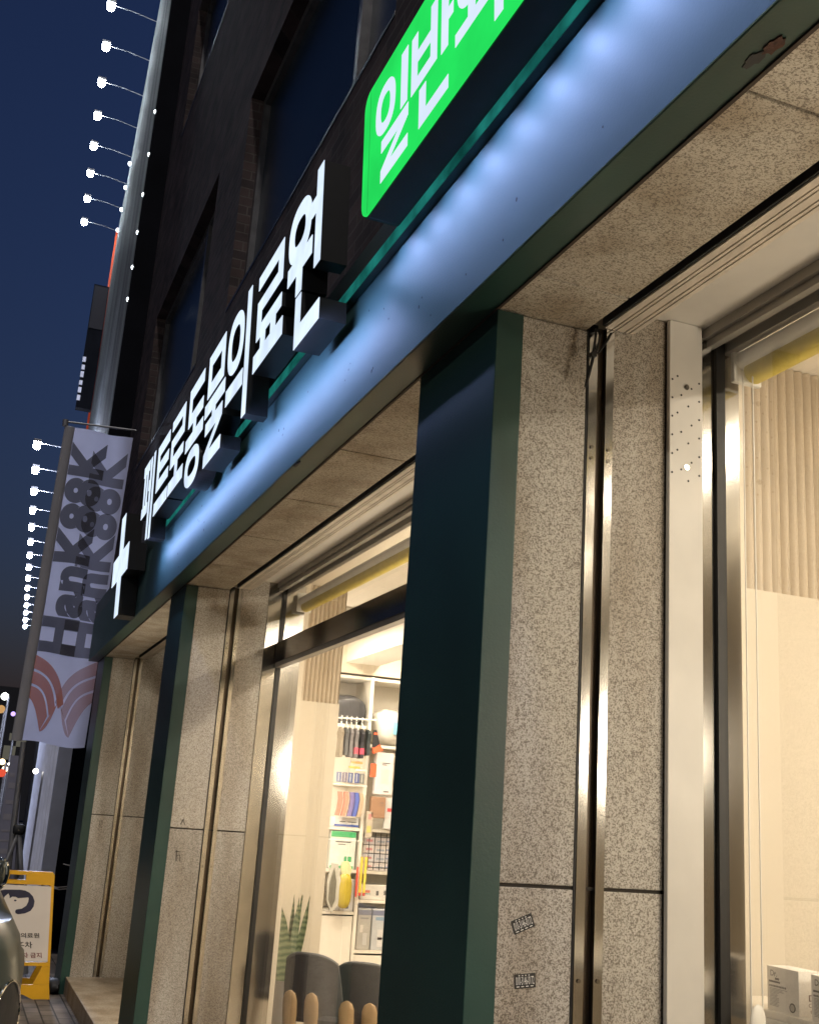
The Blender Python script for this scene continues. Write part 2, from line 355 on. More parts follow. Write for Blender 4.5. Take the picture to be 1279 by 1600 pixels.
# brick front with window openings
bm = BM(); XL, XR = -13.2, 4.0
ops = [(-12.1, -8.75), (-7.6, -4.1), (-3.2, .3)]; rows = [(5.1, 6.93), (9.3, 11.1)]
zs = [3.302] + [q for r_ in rows for q in r_] + [13.0]
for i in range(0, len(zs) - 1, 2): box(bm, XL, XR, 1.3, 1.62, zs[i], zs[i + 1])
for z0, z1 in rows:
    e = [XL] + [q for o_ in ops for q in o_] + [XR]
    for i in range(0, len(e), 2): box(bm, e[i], e[i + 1], 1.3, 1.62, z0, z1)
wall = mk("brick_wall", bm, 'brick', B)
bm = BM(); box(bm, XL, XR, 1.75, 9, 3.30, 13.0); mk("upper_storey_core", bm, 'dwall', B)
bm = BM(); box(bm, XL, XR, 1.25, 1.75, 13.0, 13.25); mk("parapet", bm, 'dwall', B)
for z0, z1 in rows:
    for x0, x1 in ops:
        f = BM(); w = .07
        box(f, x0, x0 + w, 1.40, 1.48, z0, z1); box(f, x1 - w, x1, 1.40, 1.48, z0, z1)
        box(f, x0 + w, x1 - w, 1.40, 1.48, z0, z0 + w); box(f, x0 + w, x1 - w, 1.40, 1.48, z1 - w, z1)
        xm = x0 + (x1 - x0) * .74; box(f, xm - .03, xm + .03, 1.39, 1.47, z0 + w, z1 - w)
        fo = mk("window", f, 'lframe', B)
        g = BM(); box(g, x0 + w, xm - .03, 1.445, 1.455, z0 + w, z1 - w); box(g, xm + .03, x1 - w, 1.445, 1.455, z0 + w, z1 - w)
        mk("pane", g, 'dglass', fo)
        s = BM(); box(s, x0 + .002, x1 - .002, 1.296, 1.40, z0 + .001, z0 + .03, .004); mk("sill", s, 'dframe', fo)
# fascia box
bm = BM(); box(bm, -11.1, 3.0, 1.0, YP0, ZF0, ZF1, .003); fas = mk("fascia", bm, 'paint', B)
bm = BM(); box(bm, -11.099, 2.999, .9965, .9995, 2.8715, 3.269); mk("fascia_lit_front", bm, 'litpaint', fas)  # thin front sheet carrying the lightened glow colour
bm = BM(); box(bm, -11.1, 3.0, YP0 + .001, 1.299, 3.36, 3.415); mk("fascia_cap", bm, 'dframe', fas)
bm = BM(); box(bm, -11.1, 3.0, YP0 - .002, YP0 + .006, ZF0 - .004, ZF0 + .02); mk("edge_trim", bm, pm("brown edge sealant", (.035, .022, .014), .8, 0, .3, 20), fas)
# dented and rusted spot in the fascia underside, small dent further left
def patch(bm, x, y, z, rx, ry, seed, th=-.003, n=18):
    rnd = random.Random(seed); pts = []
    for k in range(n):
        w = rnd.uniform(.65, 1.1); pts.append((x + rx * w * math.cos(2 * math.pi * k / n), y + ry * w * math.sin(2 * math.pi * k / n), z))
    prism(bm, pts, (0, 0, th))
bm = BM(); patch(bm, -1.275, 1.060, ZF0, .026, .014, 3); mk("rust_patch", bm, 'rust', fas)
bm = BM(); patch(bm, -1.318, 1.052, ZF0, .026, .013, 5, -.002); mk("dent", bm, 'black', fas)
bm = BM(); patch(bm, -3.93, 1.006, ZF0, .04, .007, 6, -.006); mk("dent", bm, 'black', fas)
# specks of dirt on the fascia front
bm = BM(); rnd = random.Random(11)
for k in range(46):
    x = rnd.uniform(-7, -.9); z = rnd.uniform(2.9, 3.25); r_ = rnd.uniform(.0015, .004)
    prism(bm, [(x + r_ * math.cos(q), .9963, z + 1.6 * r_ * math.sin(q)) for q in (0, 1.2, 2.3, 3.5, 4.7)], (0, -.0008, 0))
mk("dirt_speck", bm, 'black', fas)["kind"] = "stuff"
# sign rail along the top of the fascia with its backlit strip; the downlights wash the fascia
bm = BM(); box(bm, -7.18, 3.0, .972, .998, 3.272, 3.40); rail = mk("sign_rail", bm, 'darkgreen', B)
bm = BM(); box(bm, -7.17, 3.0, .966, .9715, 3.274, 3.312); mk("light_strip", bm, 'teal', rail)
x = -7.0
while x < 1.5:      # small downlights give the row of soft spots
    ld = bpy.data.lights.new("led_downlight", 'SPOT'); lo = bpy.data.objects.new("led_downlight", ld); COL.objects.link(lo)
    ld.energy = (1.9 if x > -3.0 else .5) * random.uniform(.85, 1.15); ld.color = (.40, .52, 1.0); ld.spot_size = R(125); ld.spot_blend = 1.0; ld.shadow_soft_size = .02
    lo.parent = rail; lo.location = Vector((x, .905, 3.285 if x > -2.9 else 3.15)) - root_loc(B)
    lo.rotation_euler = Vector((0, -.30, .26)).to_track_quat('Z', 'Y').to_euler()
    x += .172
x = -6.85
while x < 1.5:      # bare area lamps added to even out the led wash along the band
    ld = bpy.data.lights.new("led_wash", 'AREA'); lo = bpy.data.objects.new("led_wash", ld); COL.objects.link(lo)
    ld.shape = 'RECTANGLE'; ld.size = .5; ld.size_y = .03; ld.spread = R(150); ld.energy = 1.35 if x > -3.0 else 1.9; ld.color = (.40, .53, 1.0)
    lo.parent = rail; lo.location = Vector((x, .890 if x > -3.0 else .840, 3.275 if x > -3.0 else 3.150)) - root_loc(B)
    lo.rotation_euler = (Vector((0, -.06, .30)) if x > -3.0 else Vector((0, -.16, .05))).to_track_quat('Z', 'Y').to_euler()
    x += .5
# pillars
joint_z = 1.478
def pillar(x0, x1, YS2):
    b_ = BM(); box(b_, x0 - .008, x1 + .008, YP0 + .001, YG, 0, ZF0 - .004, .002); P = mk("pillar", b_, 'paint', B)
    for (z0, z1) in ((0, joint_z - .004), (joint_z + .004, ZF0 - .002)):
        s = BM(); box(s, x0, x1, YG + .001, YS0, z0, z1, .003); box(s, x0, x1, YS1 + .002, YS2, z0, z1 if z1 < 2 else 2.951, .003); mk("stone_slab", s, 'granite', P)
    s = BM(); box(s, x0 + .004, x1 - .004, YG + .004, YS2 - .002, joint_z - .0039, joint_z + .0039); mk("joint_grout", s, pm("dark grout", (.03, .024, .018), .9), P)
    s = BM(); box(s, x0 + .02, x1 - .02, YS2 + .001, 1.86, 0, 3.3); box(s, x0 + .02, x1 - .02, YS0 + .001, YS1 + .001, 0, 3.3); mk("core", s, 'cream', P)
    for sgn, xf in ((1, x1), (-1, x0)):
        t = BM(); q = lambda d: xf + sgn * d
        lo_, hi_ = sorted((q(-.018), q(.004)))
        box(t, lo_, hi_, YS0 + .0055, YS0 + .030, .14, ZF0 + .02); box(t, lo_, hi_, YS1 - .022, YS1 + .001, .14, ZF0 + .02)
        tr = mk("shutter_track", t, 'steel', P)
        t = BM(); lo_, hi_ = sorted((q(-.019), q(-.012))); box(t, lo_, hi_, YS0 + .031, YS1 - .023, .14, ZF0 + .02); mk("channel", t, pm("brown channel", (.055, .038, .022), .4, .5, .3, 6), tr)
        for zz in (2.55, 2.52, 1.28):
            for yy in (YS0 + .018, YS1 - .011): t = BM(); disc(t, (xf + sgn * .004, yy, zz), .005, 'X', 10, sgn * .003); mk("rivet", t, 'dsteel', tr)
        t = BM(); lo_, hi_ = sorted((q(-.02), q(.0015))); box(t, lo_, hi_, YS0 + .0005, YS0 + .005, .14, ZF0); mk("edge_seal", t, 'rubber', tr)
    return P
PX = [(-11.07, -10.57), (-7.1, -6.6), (-2.885, -2.38), (1.35, 1.85)]
PD = [1.75, 1.595, 1.592, 1.592]
for (x0, x1), yd in zip(PX, PD): pillar(x0, x1, yd)
# stone ledge under the windows, soffit slabs, shutter bars, inner soffit
bays = [(-10.57, -7.1), (-6.6, -2.885), (-2.38, 1.35)]
for x0, x1 in bays:
    bm = BM(); box(bm, x0 + .01, x1 - .01, 1.13, 1.85, 0, .14, .006); mk("ledge", bm, 'ledge', B)
js = [-11.07, -9.7, -8.92, -8.16, -7.42, -6.7, -5.945, -5.19, -4.432, -3.687, -2.93, -2.176, -1.396, -.62, .14, .9, 1.85]
bm = BM()
for i in range(len(js) - 1): box(bm, js[i] + .004, js[i + 1] - .004, YP0 + .006, YS0 - .002, ZF0 + .002, ZF0 + .03, .002)
mk("soffit", bm, 'soffit', B)
bm = BM(); box(bm, -11.07, 1.85, YP0 + .008, YS0 - .004, ZF0 + .031, 3.355); mk("soffit_backing", bm, 'black', B)
for x0, x1 in bays:
    # extruded bar with grooves on the underside
    b_ = BM(); y0, y1, z0 = 1.400, 1.489, 2.886
    prof = [(y0, z0 + .06), (y0, z0)]
    for g in (.022, .034, .060, .073):
        prof += [(y0 + g - .0022, z0), (y0 + g - .0015, z0 + .009), (y0 + g + .0015, z0 + .009), (y0 + g + .0022, z0)]
    prof += [(y1, z0 + .002), (y1, z0 + .06)]
    prism(b_, [(x0 + .006, y, z) for y, z in prof], (x1 - x0 - .012, 0, 0)); mk("shutter_bar", b_, 'alu', B)
    b_ = BM(); box(b_, x0, x1, YS0, 1.392, 2.99, 3.3); box(b_, x0 + .007, x1 - .007, 1.3925, 1.3995, 2.890, 3.3); mk("shutter_slot_shade", b_, 'black', B)  # black plates put the shade of the slot into the colour
    b_ = BM(); box(b_, x0, x1, 1.489, 1.72, 2.952, 2.975); mk("inner_soffit", b_, 'whitep', B)
# shop windows
def window(x0, x1, yg, transom, YS2):
    b_ = BM(); y0 = yg - .05; box(b_, x0 + .005, x1 - .005, y0, yg + .05, 2.923, 2.951); wo = mk("shop_window", b_, 'greyp', B)
    for xf, s in ((x0, 1), (x1, -1)):
        b_ = BM(); lo_, hi_ = sorted((xf - s * .01, xf + s * .004)); box(b_, lo_, hi_, YS2 + .002, 1.825, .142, 2.95); mk("jamb", b_, 'steel', wo)
        b_ = BM(); lo_, hi_ = sorted((xf + s * .0045, xf + s * .016)); box(b_, lo_, hi_, yg - .014, yg + .014, .2, 2.925); mk("gasket", b_, 'rubber', wo)
    b_ = BM(); box(b_, x0 + .006, x1 - .006, yg - .004, yg + .004, .205, 2.922); mk("glass", b_, 'glass', wo)
    b_ = BM(); box(b_, x0 + .005, x1 - .005, y0 + .012, yg - .016, 2.900, 2.922); mk("header_bead", b_, 'greyp', wo)
    b_ = BM(); box(b_, x0 + .005, x1 - .005, yg + .016, yg + .04, 2.892, 2.922); mk("header_bead", b_, 'greyp', wo)
    b_ = BM(); box(b_, x0 + .005, x1 - .005, yg - .03, yg + .03, .142, .203); mk("bottom_rail", b_, 'dsteel', wo)
    if transom:
        b_ = BM(); box(b_, x0 + .017, x1 - .017, yg - .028, yg - .0045, 2.462, 2.585, .002); box(b_, x0 + .017, x1 - .017, yg + .0045, yg + .03, 2.462, 2.585, .002); t = mk("transom", b_, 'dsteel', wo)
        b_ = BM(); box(b_, x0 + .017, x1 - .017, yg - .022, yg + .022, 2.436, 2.461); mk("transom_lip", b_, 'greyp', wo)
    return wo
window(*bays[0], 1.79, True, 1.75); window(*bays[1], 1.692, True, 1.595); window(*bays[2], 1.758, False, 1.592)
# white painted post with screw holes beside the right window
bm = BM(); box(bm, -2.379, -2.362, 1.594, 1.697, .142, 2.951, .002); post = mk("door_post", bm, 'whitep', B)
for i in range(6):
    zz = 2.78 - i * .052
    for yy, dz in ((1.602, 0), (1.618 + .012 * (i % 2), .012), (1.662 - .01 * (i % 2), -.016), (1.686, .004)):
        bm = BM(); disc(bm, (-2.3619, yy, zz + dz), .0030, 'X', 8, .0006); mk("screw_hole", bm, 'black', post)
for zz in (2.765, 2.54): bm = BM(); disc(bm, (-2.3619, 1.646, zz), .0075, 'X', 12, .003); mk("screw", bm, 'dsteel', post)
# end wall left of the last pillar, interior shell
bm = BM(); box(bm, -13.2, -11.08, 1.35, 1.62, 0, ZF0 - .005); mk("end_wall", bm, 'dwall', B)
bm = BM(); box(bm, -13.2, -13.0, 1.63, 9, 0, 3.29); box(bm, 2.9, 3.1, 1.63, 6.2, 0, 3.29); box(bm, -12.99, 2.89, 6.0, 6.2, 0, 3.29); mk("interior_wall", bm, 'cream', B)
bm = BM(); box(bm, 1.86, 3.1, 1.1, 1.62, 0, ZF0 - .005); mk("end_pier", bm, 'dwall', B)
bm = BM(); box(bm, -13.0, 2.89, 1.87, 5.99, .10, .138); mk("interior_floor", bm, 'floorin', B)
bm = BM(); box(bm, -12.99, 2.89, 1.80, 5.99, 3.06, 3.29); cl = mk("interior_ceiling", bm, 'ceil', B)
bm = BM(); box(bm, -9.9, 2.8, 2.9, 3.2, 2.86, 3.058); mk("bulkhead", bm, 'ceil', cl)
def partition(x0, x1, y0, y1, zf, pitch=.029):
    b_ = BM(); box(b_, x0, x1 - .015, y0, y1, .14, 3.058); Pn = mk("partition", b_, 'cream', B)
    b_ = BM(); box(b_, x1 - .0149, x1, y0, y1 + .004, .141, zf); mk("lower_panel", b_, pm("cream panel", (.60, .535, .43), .5, 0, .012, 2), Pn)
    b_ = BM(); y = y0; 
    while y < y1 - .005:
        w = min(pitch, y1 - y); pts = [(x1 - .0149, y + .0008, zf + .001)] + [(x1 - .0149 + .013 * math.sin(math.pi * k / 8) ** .8, y + .001 + (w - .002) * k / 8, zf + .001) for k in range(1, 8)] + [(x1 - .0149, y + w - .0008, zf + .001)]
        prism(b_, pts, (0, 0, 3.056 - zf)); y += pitch
    mk("fluted_panel", b_, 'flute', Pn, smooth=True)
partition(-7.12, -7.0, 1.84, 2.222, 2.30); partition(-2.86, -2.66, 1.87, 2.62, 2.325, .033)
partition(-11.0, -10.6, 1.84, 2.222, 2.30)
# ceiling lights inside the shop
CL = [(-1.2, 2.5), (.9, 2.9), (-3.6, 2.45), (-5.3, 2.45), (-3.2, 4.4), (-6.6, 3.6), (-8.2, 3.3), (-8.2, 2.5), (-5.5, 4.6), (-9.0, 1.88)]
for i, (x, y) in enumerate(CL[:9]):
    b_ = BM(); box(b_, x - .6, x + .6, y - .09, y + .09, 3.030, 3.056, .004); t = mk("ceiling_light", b_, 'whitep', cl)
    b_ = BM(); box(b_, x - .57, x + .57, y - .07, y + .07, 3.026, 3.0295); mk("diffuser", b_, 'ceilamp', t)
    ld = bpy.data.lights.new("ceiling_lamp", 'AREA'); ld.shape = 'RECTANGLE'; ld.size = 1.1; ld.size_y = .13; ld.energy = 40; ld.color = (1.0, .875, .69)
    lo = bpy.data.objects.new("ceiling_lamp", ld); COL.objects.link(lo); lo.parent = t; lo.location = Vector((x, y, 3.02)) - root_loc(B)

# pendant lamps hanging near the windows (off to the right of each opening, seen only by their light)
for i, (x, y, z) in enumerate(((-.9, 2.45, 2.25), (-4.6, 2.55, 2.25), (-8.4, 2.3, 2.3))):
    o = thing("pendant_lamp", "warm globe lamp hanging from the shop ceiling, %s" % ("nearest the camera", "in the middle bay", "in the far bay")[i], "lamp", (x, y, z), group="globe lamps inside the shop")
    b_ = BM(); blob(b_, (x, y, z), (.11, .11, .11), 1, 0, 0, 20, 12); g_ = mk("globe", b_, 'ceilamp', o, True); 
    b_ = BM(); tube(b_, [(x, y, z + .11), (x, y, 3.058)], .006, 6); mk("flex", b_, 'wire', o)
    ld = bpy.data.lights.new("pendant_light", 'POINT'); ld.energy = 80; ld.color = (1.0, .875, .69); ld.shadow_soft_size = .18
    lo = bpy.data.objects.new("pendant_light", ld); COL.objects.link(lo); lo.parent = o; lo.location = (0, 0, -.32)

# ------------------------------------------------------------------ channel letters and signs
def Rr(u0, v0, u1, v1): return ('r', u0, v0, u1, v1)
def O(cu, cv, ru, rv, tu, tv): return ('o', cu, cv, ru, rv, tu, tv)
def Pg(*p): return ('p', p)
def zed(u0, u1, v0, v1, tv, tu):
    return [Rr(u0, v1 - tv, u1, v1), Pg((u1 - tu, v1 - tv - .0005), (u0, v0 + tv + .0005), (u0 + tu, v0 + tv + .0005), (u1, v1 - tv - .0005)), Rr(u0, v0, u1, v0 + tv)]
def rieul(u0, u1, v0, v1, tu=.15):
    h = (v1 - v0) / 5
    return [Rr(u0, v1 - h, u1, v1), Rr(u1 - tu, v1 - 2 * h, u1, v1 - h), Rr(u0, v0 + 2 * h, u1, v0 + 3 * h), Rr(u0, v0 + h, u0 + tu, v0 + 2 * h), Rr(u0, v0, u1, v0 + h)]
GL = {
 'pe': [Rr(0, .85, .52, .97), Rr(0, .36, .52, .48), Rr(.09, .481, .21, .849), Rr(.31, .481, .43, .849), Rr(.521, .60, .60, .72), Rr(.601, .03, .735, .96), Rr(.85, 0, .985, .97)],
 'teu': [Rr(.06, .43, .23, .93), Rr(.231, .81, .96, .93), Rr(.231, .62, .94, .73), Rr(.231, .43, .98, .54), Rr(0, .19, 1.02, .325)],
 'ro': rieul(.05, .96, .455, .95, .16) + [Rr(.41, .326, .59, .454), Rr(0, .19, 1.02, .325)],
 'dong': [Rr(.10, .60, .26, .97), Rr(.261, .85, .94, .97), Rr(.261, .60, .96, .71), Rr(.42, .506, .58, .599), Rr(0, .385, 1.02, .505), O(.5, .165, .41, .175, .16, .10)],
 'mul': [Rr(.09, .87, .92, .98), Rr(.09, .60, .92, .71), Rr(.09, .711, .25, .869), Rr(.76, .711, .92, .869), Rr(0, .44, 1.02, .56), Rr(.42, .381, .58, .439)] + zed(.09, .95, -.01, .38, .11, .25),
 'ui': [O(.36, .72, .36, .24, .15, .10), Rr(0, .28, .77, .41), Rr(.83, 0, 1, 1)],
 'ryo': rieul(.07, .95, .455, .95, .16) + [Rr(.24, .366, .41, .454), Rr(.60, .366, .77, .454), Rr(0, .235, 1.02, .365)],
 'won': [O(.33, .80, .33, .195, .155, .105), Rr(0, .51, .72, .63), Rr(.28, .36, .45, .509), Rr(.67, .75, .799, .86), Rr(.80, .38, .965, 1.03), Rr(.30, .131, .46, .34), Rr(.30, 0, 1.0, .13)],
 'cross': [Rr(.375, 0, .625, 1), Rr(0, .37, .374, .63), Rr(.626, .37, 1, .63)],
 'il': [O(.30, .73, .30, .245, .145, .105), Rr(.77, .46, .96, 1)] + zed(.20, 1, 0, .42, .12, .28),
 'ban': [Rr(0, .42, .17, .97), Rr(.53, .42, .70, 1), Rr(.171, .42, .529, .53), Rr(.171, .67, .529, .78), Rr(.81, .39, .98, 1), Rr(.981, .62, 1.10, .73), Rr(.24, .12, .42, .36), Rr(.24, 0, 1, .119)],
 'oe': [O(.34, .72, .30, .24, .14, .10), Rr(.27, .37, .42, .475), Rr(0, .26, .70, .369), Rr(.80, 0, .96, 1)],
}
def stroke_pts(s):
    """returns list of (polygon) – rings are split into quads"""
    if s[0] == 'r': return [[(s[1], s[2]), (s[3], s[2]), (s[3], s[4]), (s[1], s[4])]]
    if s[0] == 'p': return [list(s[1])]
    _, cu, cv, ru, rv, tu, tv = s; n = 40; out = []
    e = .82; f = lambda w: math.copysign(abs(w) ** e, w)
    P = lambda k, q: (cu + (ru - tu * q) * f(math.cos(2 * math.pi * k / n)), cv + (rv - tv * q) * f(math.sin(2 * math.pi * k / n)))
    return [('ring', [P(k, 0) for k in range(n)], [P(k, 1) for k in range(n)])]
def glyph_bm(key, x0, w, z0, h, ya, yb):
    b_ = BM(); T = lambda p, y: (x0 + p[0] * w, y - .047 * (z0 + p[1] * h - 3.165), z0 + p[1] * h)
    for s in GL[key]:
        for pl in stroke_pts(s):
            if pl[0] == 'ring':
                o_, i_ = pl[1], pl[2]; n = len(o_); y_ = ya - .001
                A = [b_.verts.new(T(p, y_)) for p in o_]; Bv = [b_.verts.new(T(p, y_)) for p in i_]
                C_ = [b_.verts.new(T(p, yb)) for p in o_]; D = [b_.verts.new(T(p, yb)) for p in i_]
                for k in range(n):
                    q = (k + 1) % n
                    b_.faces.new([A[k], A[q], Bv[q], Bv[k]]); b_.faces.new([C_[k], D[k], D[q], C_[q]])
                    b_.faces.new([A[k], C_[k], C_[q], A[q]]); b_.faces.new([Bv[k], Bv[q], D[q], D[k]])
            else: prism(b_, [T(p, ya) for p in pl], (0, yb - ya, 0))
    return b_
YF = .862
LT = [('pe', -7.25, .46, '페'), ('teu', -6.71, .46, '트'), ('ro', -6.21, .44, '로'), ('dong', -5.71, .45, '동'), ('mul', -5.21, .44, '물'), ('ui', -4.725, .42, '의'), ('ryo', -4.21, .44, '료'), ('won', -3.71, .43, '원')]
HL = .572
TILT = .047     # the sign faces lean forward a little
for key, x0, w, ch in LT:
    o = thing("sign_letter", "lit white channel letter reading %s above the blue fascia" % ch, "letter", (x0 + w / 2, YF + .05, 3.165), group="white channel letters of the shop sign")
    mk("letter_return", glyph_bm(key, x0, w, 3.165, HL, YF + .003, .958), 'blackg', o)
    mk("letter_face", glyph_bm(key, x0, w, 3.165, HL, YF, YF + .002), 'face', o)
o = thing("cross_sign", "lit white plus shaped sign at the banner end of the fascia", "sign", (-8.18, YF + .05, 2.85))
mk("cross_return", glyph_bm('cross', -8.59, .84, 2.87, .74, YF + .003, .983), 'blackg', o)
mk("cross_face", glyph_bm('cross', -8.59, .84, 2.87, .74, YF, YF + .002), 'face', o)
# green light box
GX0, GX1, GZ0, GZ1 = -2.86, 1.4, 3.296, 3.712
def rrect(x0, x1, z0, z1, r, y, n=6):
    pts = []
    for cx, cz, a0 in ((x1 - r, z1 - r, 0), (x0 + r, z1 - r, 90), (x0 + r, z0 + r, 180), (x1 - r, z0 + r, 270)):
        for k in range(n + 1): z_ = cz + r * math.sin(R(a0 + 90 * k / n)); pts.append((cx + r * math.cos(R(a0 + 90 * k / n)), y - .047 * (z_ - 3.165), z_))
    return pts
o = thing("lightbox_sign", "green backlit sign box with white lettering on the fascia", "sign", ((GX0 + GX1) / 2, .91, GZ0))
bm = BM(); prism(bm, rrect(GX0 - .004, GX1 + .004, GZ0 - .004, GZ1 + .004, .055, .866), (0, .098, 0)); mk("sign_case", bm, 'blackg', o)
bm = BM(); prism(bm, rrect(GX0, GX1, GZ0, GZ1, .052, .860), (0, .0055, 0)); gf = mk("sign_face", bm, 'green', o)
bm = BM(); prism(bm, [(x_, .8596 - .047 * (z_ - 3.165), z_) for x_, z_ in ((GX0 + .055, GZ0 + .002), (GX0 + .0575, GZ0 + .002), (GX0 + .0575, GZ1 - .002), (GX0 + .055, GZ1 - .002))], (0, -.0006, 0)); mk("face_seam", bm, pm("dark green seam", (.01, .3, .06), .5, emit=(.01, .35, .06), es=.8), gf)
for key, x0, w in (('il', -2.747, .262), ('ban', -2.466, .255), ('oe', -2.17, .275)):
    mk("lettering", glyph_bm(key, x0, w, 3.335, .318, .8585, .8597), 'greent', o)

# ------------------------------------------------------------------ stickers, cable ties on the near pillar
def affix(px_y, z, w, h, ang, label):
    o = thing("sticker", label, "sticker", (-2.38, px_y, z), group="phone number stickers on the granite")
    ca, sa = math.cos(ang), math.sin(ang)
    F = lambda u, v, d: (-2.38 + d, px_y + u * ca - v * sa, z + u * sa + v * ca)
    b_ = BM(); prism(b_, [F(-w / 2, -h / 2, .0004), F(w / 2, -h / 2, .0004), F(w / 2, h / 2, .0004), F(-w / 2, h / 2, .0004)], (.0008, 0, 0)); mk("backing", b_, 'ink', o)
    b_ = BM(); tp = text_polys("010-3146-0172", 1, .0, 1)
    us = [p[0] for p in tp[0]]; vs = [p[1] for p in tp[0]]; u0, u1, v0, v1 = min(us), max(us), min(vs), max(vs)
    put_text(b_, tp, lambda u, v: F((u - u0) / (u1 - u0) * w * .86 - w * .43, (v - v0) / (v1 - v0) * h * .56 - h * .25, .0016)); 
    for k in range(4): 
        u = -w * .30 + k * w * .155; prism(b_, [F(u, h * .36, .0014), F(u + w * .06, h * .36, .0014), F(u + w * .06, h * .42, .0014), F(u, h * .42, .0014)], (.0003, 0, 0))
        u = -w * .41 + k * w * .22; prism(b_, [F(u, -h * .40, .0014), F(u + w * .13, -h * .40, .0014), F(u + w * .13, -h * .34, .0014), F(u, -h * .34, .0014)], (.0003, 0, 0))
    mk("lettering", b_, 'inkw', o)
affix(1.227, 1.397, .054, .030, R(22), "small black phone number sticker tilted on the granite pillar, upper one")
affix(1.237, 1.278, .052, .030, R(5), "small black phone number sticker nearly level on the granite pillar, lower one")
b_ = BM(); 
tube(b_, [(-2.36, 1.365, 2.868), (-2.335, 1.352, 2.845), (-2.33, 1.345, 2.81), (-2.34, 1.352, 2.785), (-2.345, 1.368, 2.80), (-2.345, 1.39, 2.835), (-2.35, 1.405, 2.862)], .0035, 6)
tube(b_, [(-2.36, 1.372, 2.868), (-2.33, 1.362, 2.84), (-2.328, 1.353, 2.80), (-2.335, 1.346, 2.775), (-2.34, 1.342, 2.76)], .003, 6)
tube(b_, [(-2.338, 1.350, 2.815), (-2.33, 1.340, 2.765), (-2.335, 1.325, 2.69)], .0045, 6)
box(b_, -2.345, -2.325, 1.336, 1.350, 2.775, 2.787)
single("cable_bundle", b_, 'wire', "black cable ends and zip tie dangling at the top of the shutter track", "cable", smooth=True)

for nm_, xq, yq, zq, strokes in (("faint pencil marks above the joint of the middle pillar", -6.5985, 1.22, 1.50, (((0, .0), (.012, .03), (.024, .0)),)),
        ("faint scrawled letter below the joint of the middle pillar", -6.5985, 1.215, 1.30, (((0, .06), (.004, 0)), ((.002, .03), (.02, .036), (.026, .0)), ((-.006, .052), (.018, .055)))),
        ("small square scribble on the far pillar", -10.5685, 1.24, 1.37, (((0, 0), (0, .06), (.022, .058), (.022, .03), (0, .03), (.024, .0)),))):
    b_ = BM()
    for st in strokes: tube(b_, [(xq, yq + u, zq + v) for u, v in st], .0022, 5)
    single("scribble", b_, cm((.06, .05, .04)), nm_, "scribble")

# ------------------------------------------------------------------ roller blinds behind the windows
def blind(x0, x1, y, z, label, cords=None):
    o = thing("roller_blind", label, "blind", ((x0 + x1) / 2, y, z), group="rolled up blinds behind the shop windows")
    b_ = BM(); tube(b_, [(x0, y, z + .035), (x1, y, z + .035)], .026, 16); mk("cassette_tube", b_, 'rollerw', o, True)
    b_ = BM(); tube(b_, [(x0 + .02, y + .022, z), (x1 - .02, y + .022, z)], .033, 16); mk("cloth_roll", b_, 'roller', o, True)
    b_ = BM(); box(b_, x0 - .012, x0 + .004, y - .03, y + .06, z - .03, z + .085, .004); mk("bracket", b_, 'plastic', o)
    if cords:
        b_ = BM()
        for dx, dy in ((.0, .0), (.012, .022)): tube(b_, [(x0 + .03 + dx, y - .022 + dy, z - .02), (x0 + .028 + dx, y - .02 + dy, 2.2), (x0 + .03 + dx, y - .022 + dy, 1.23)], .0022, 6)
        mk("cord", b_, 'plastic', o)
        b_ = BM(); blob(b_, (x0 + .04, y - .012, 1.205), (.008, .022, .042), 1); mk("cord_tensioner", b_, 'plastic', o, True)
    return o
blind(-2.345, 1.3, 1.815, 2.835, "rolled up yellow and white blind in the right window with hanging cords", True)
blind(-6.54, -2.95, 1.79, 2.815, "rolled up yellow blind above the transom in the middle window", False)

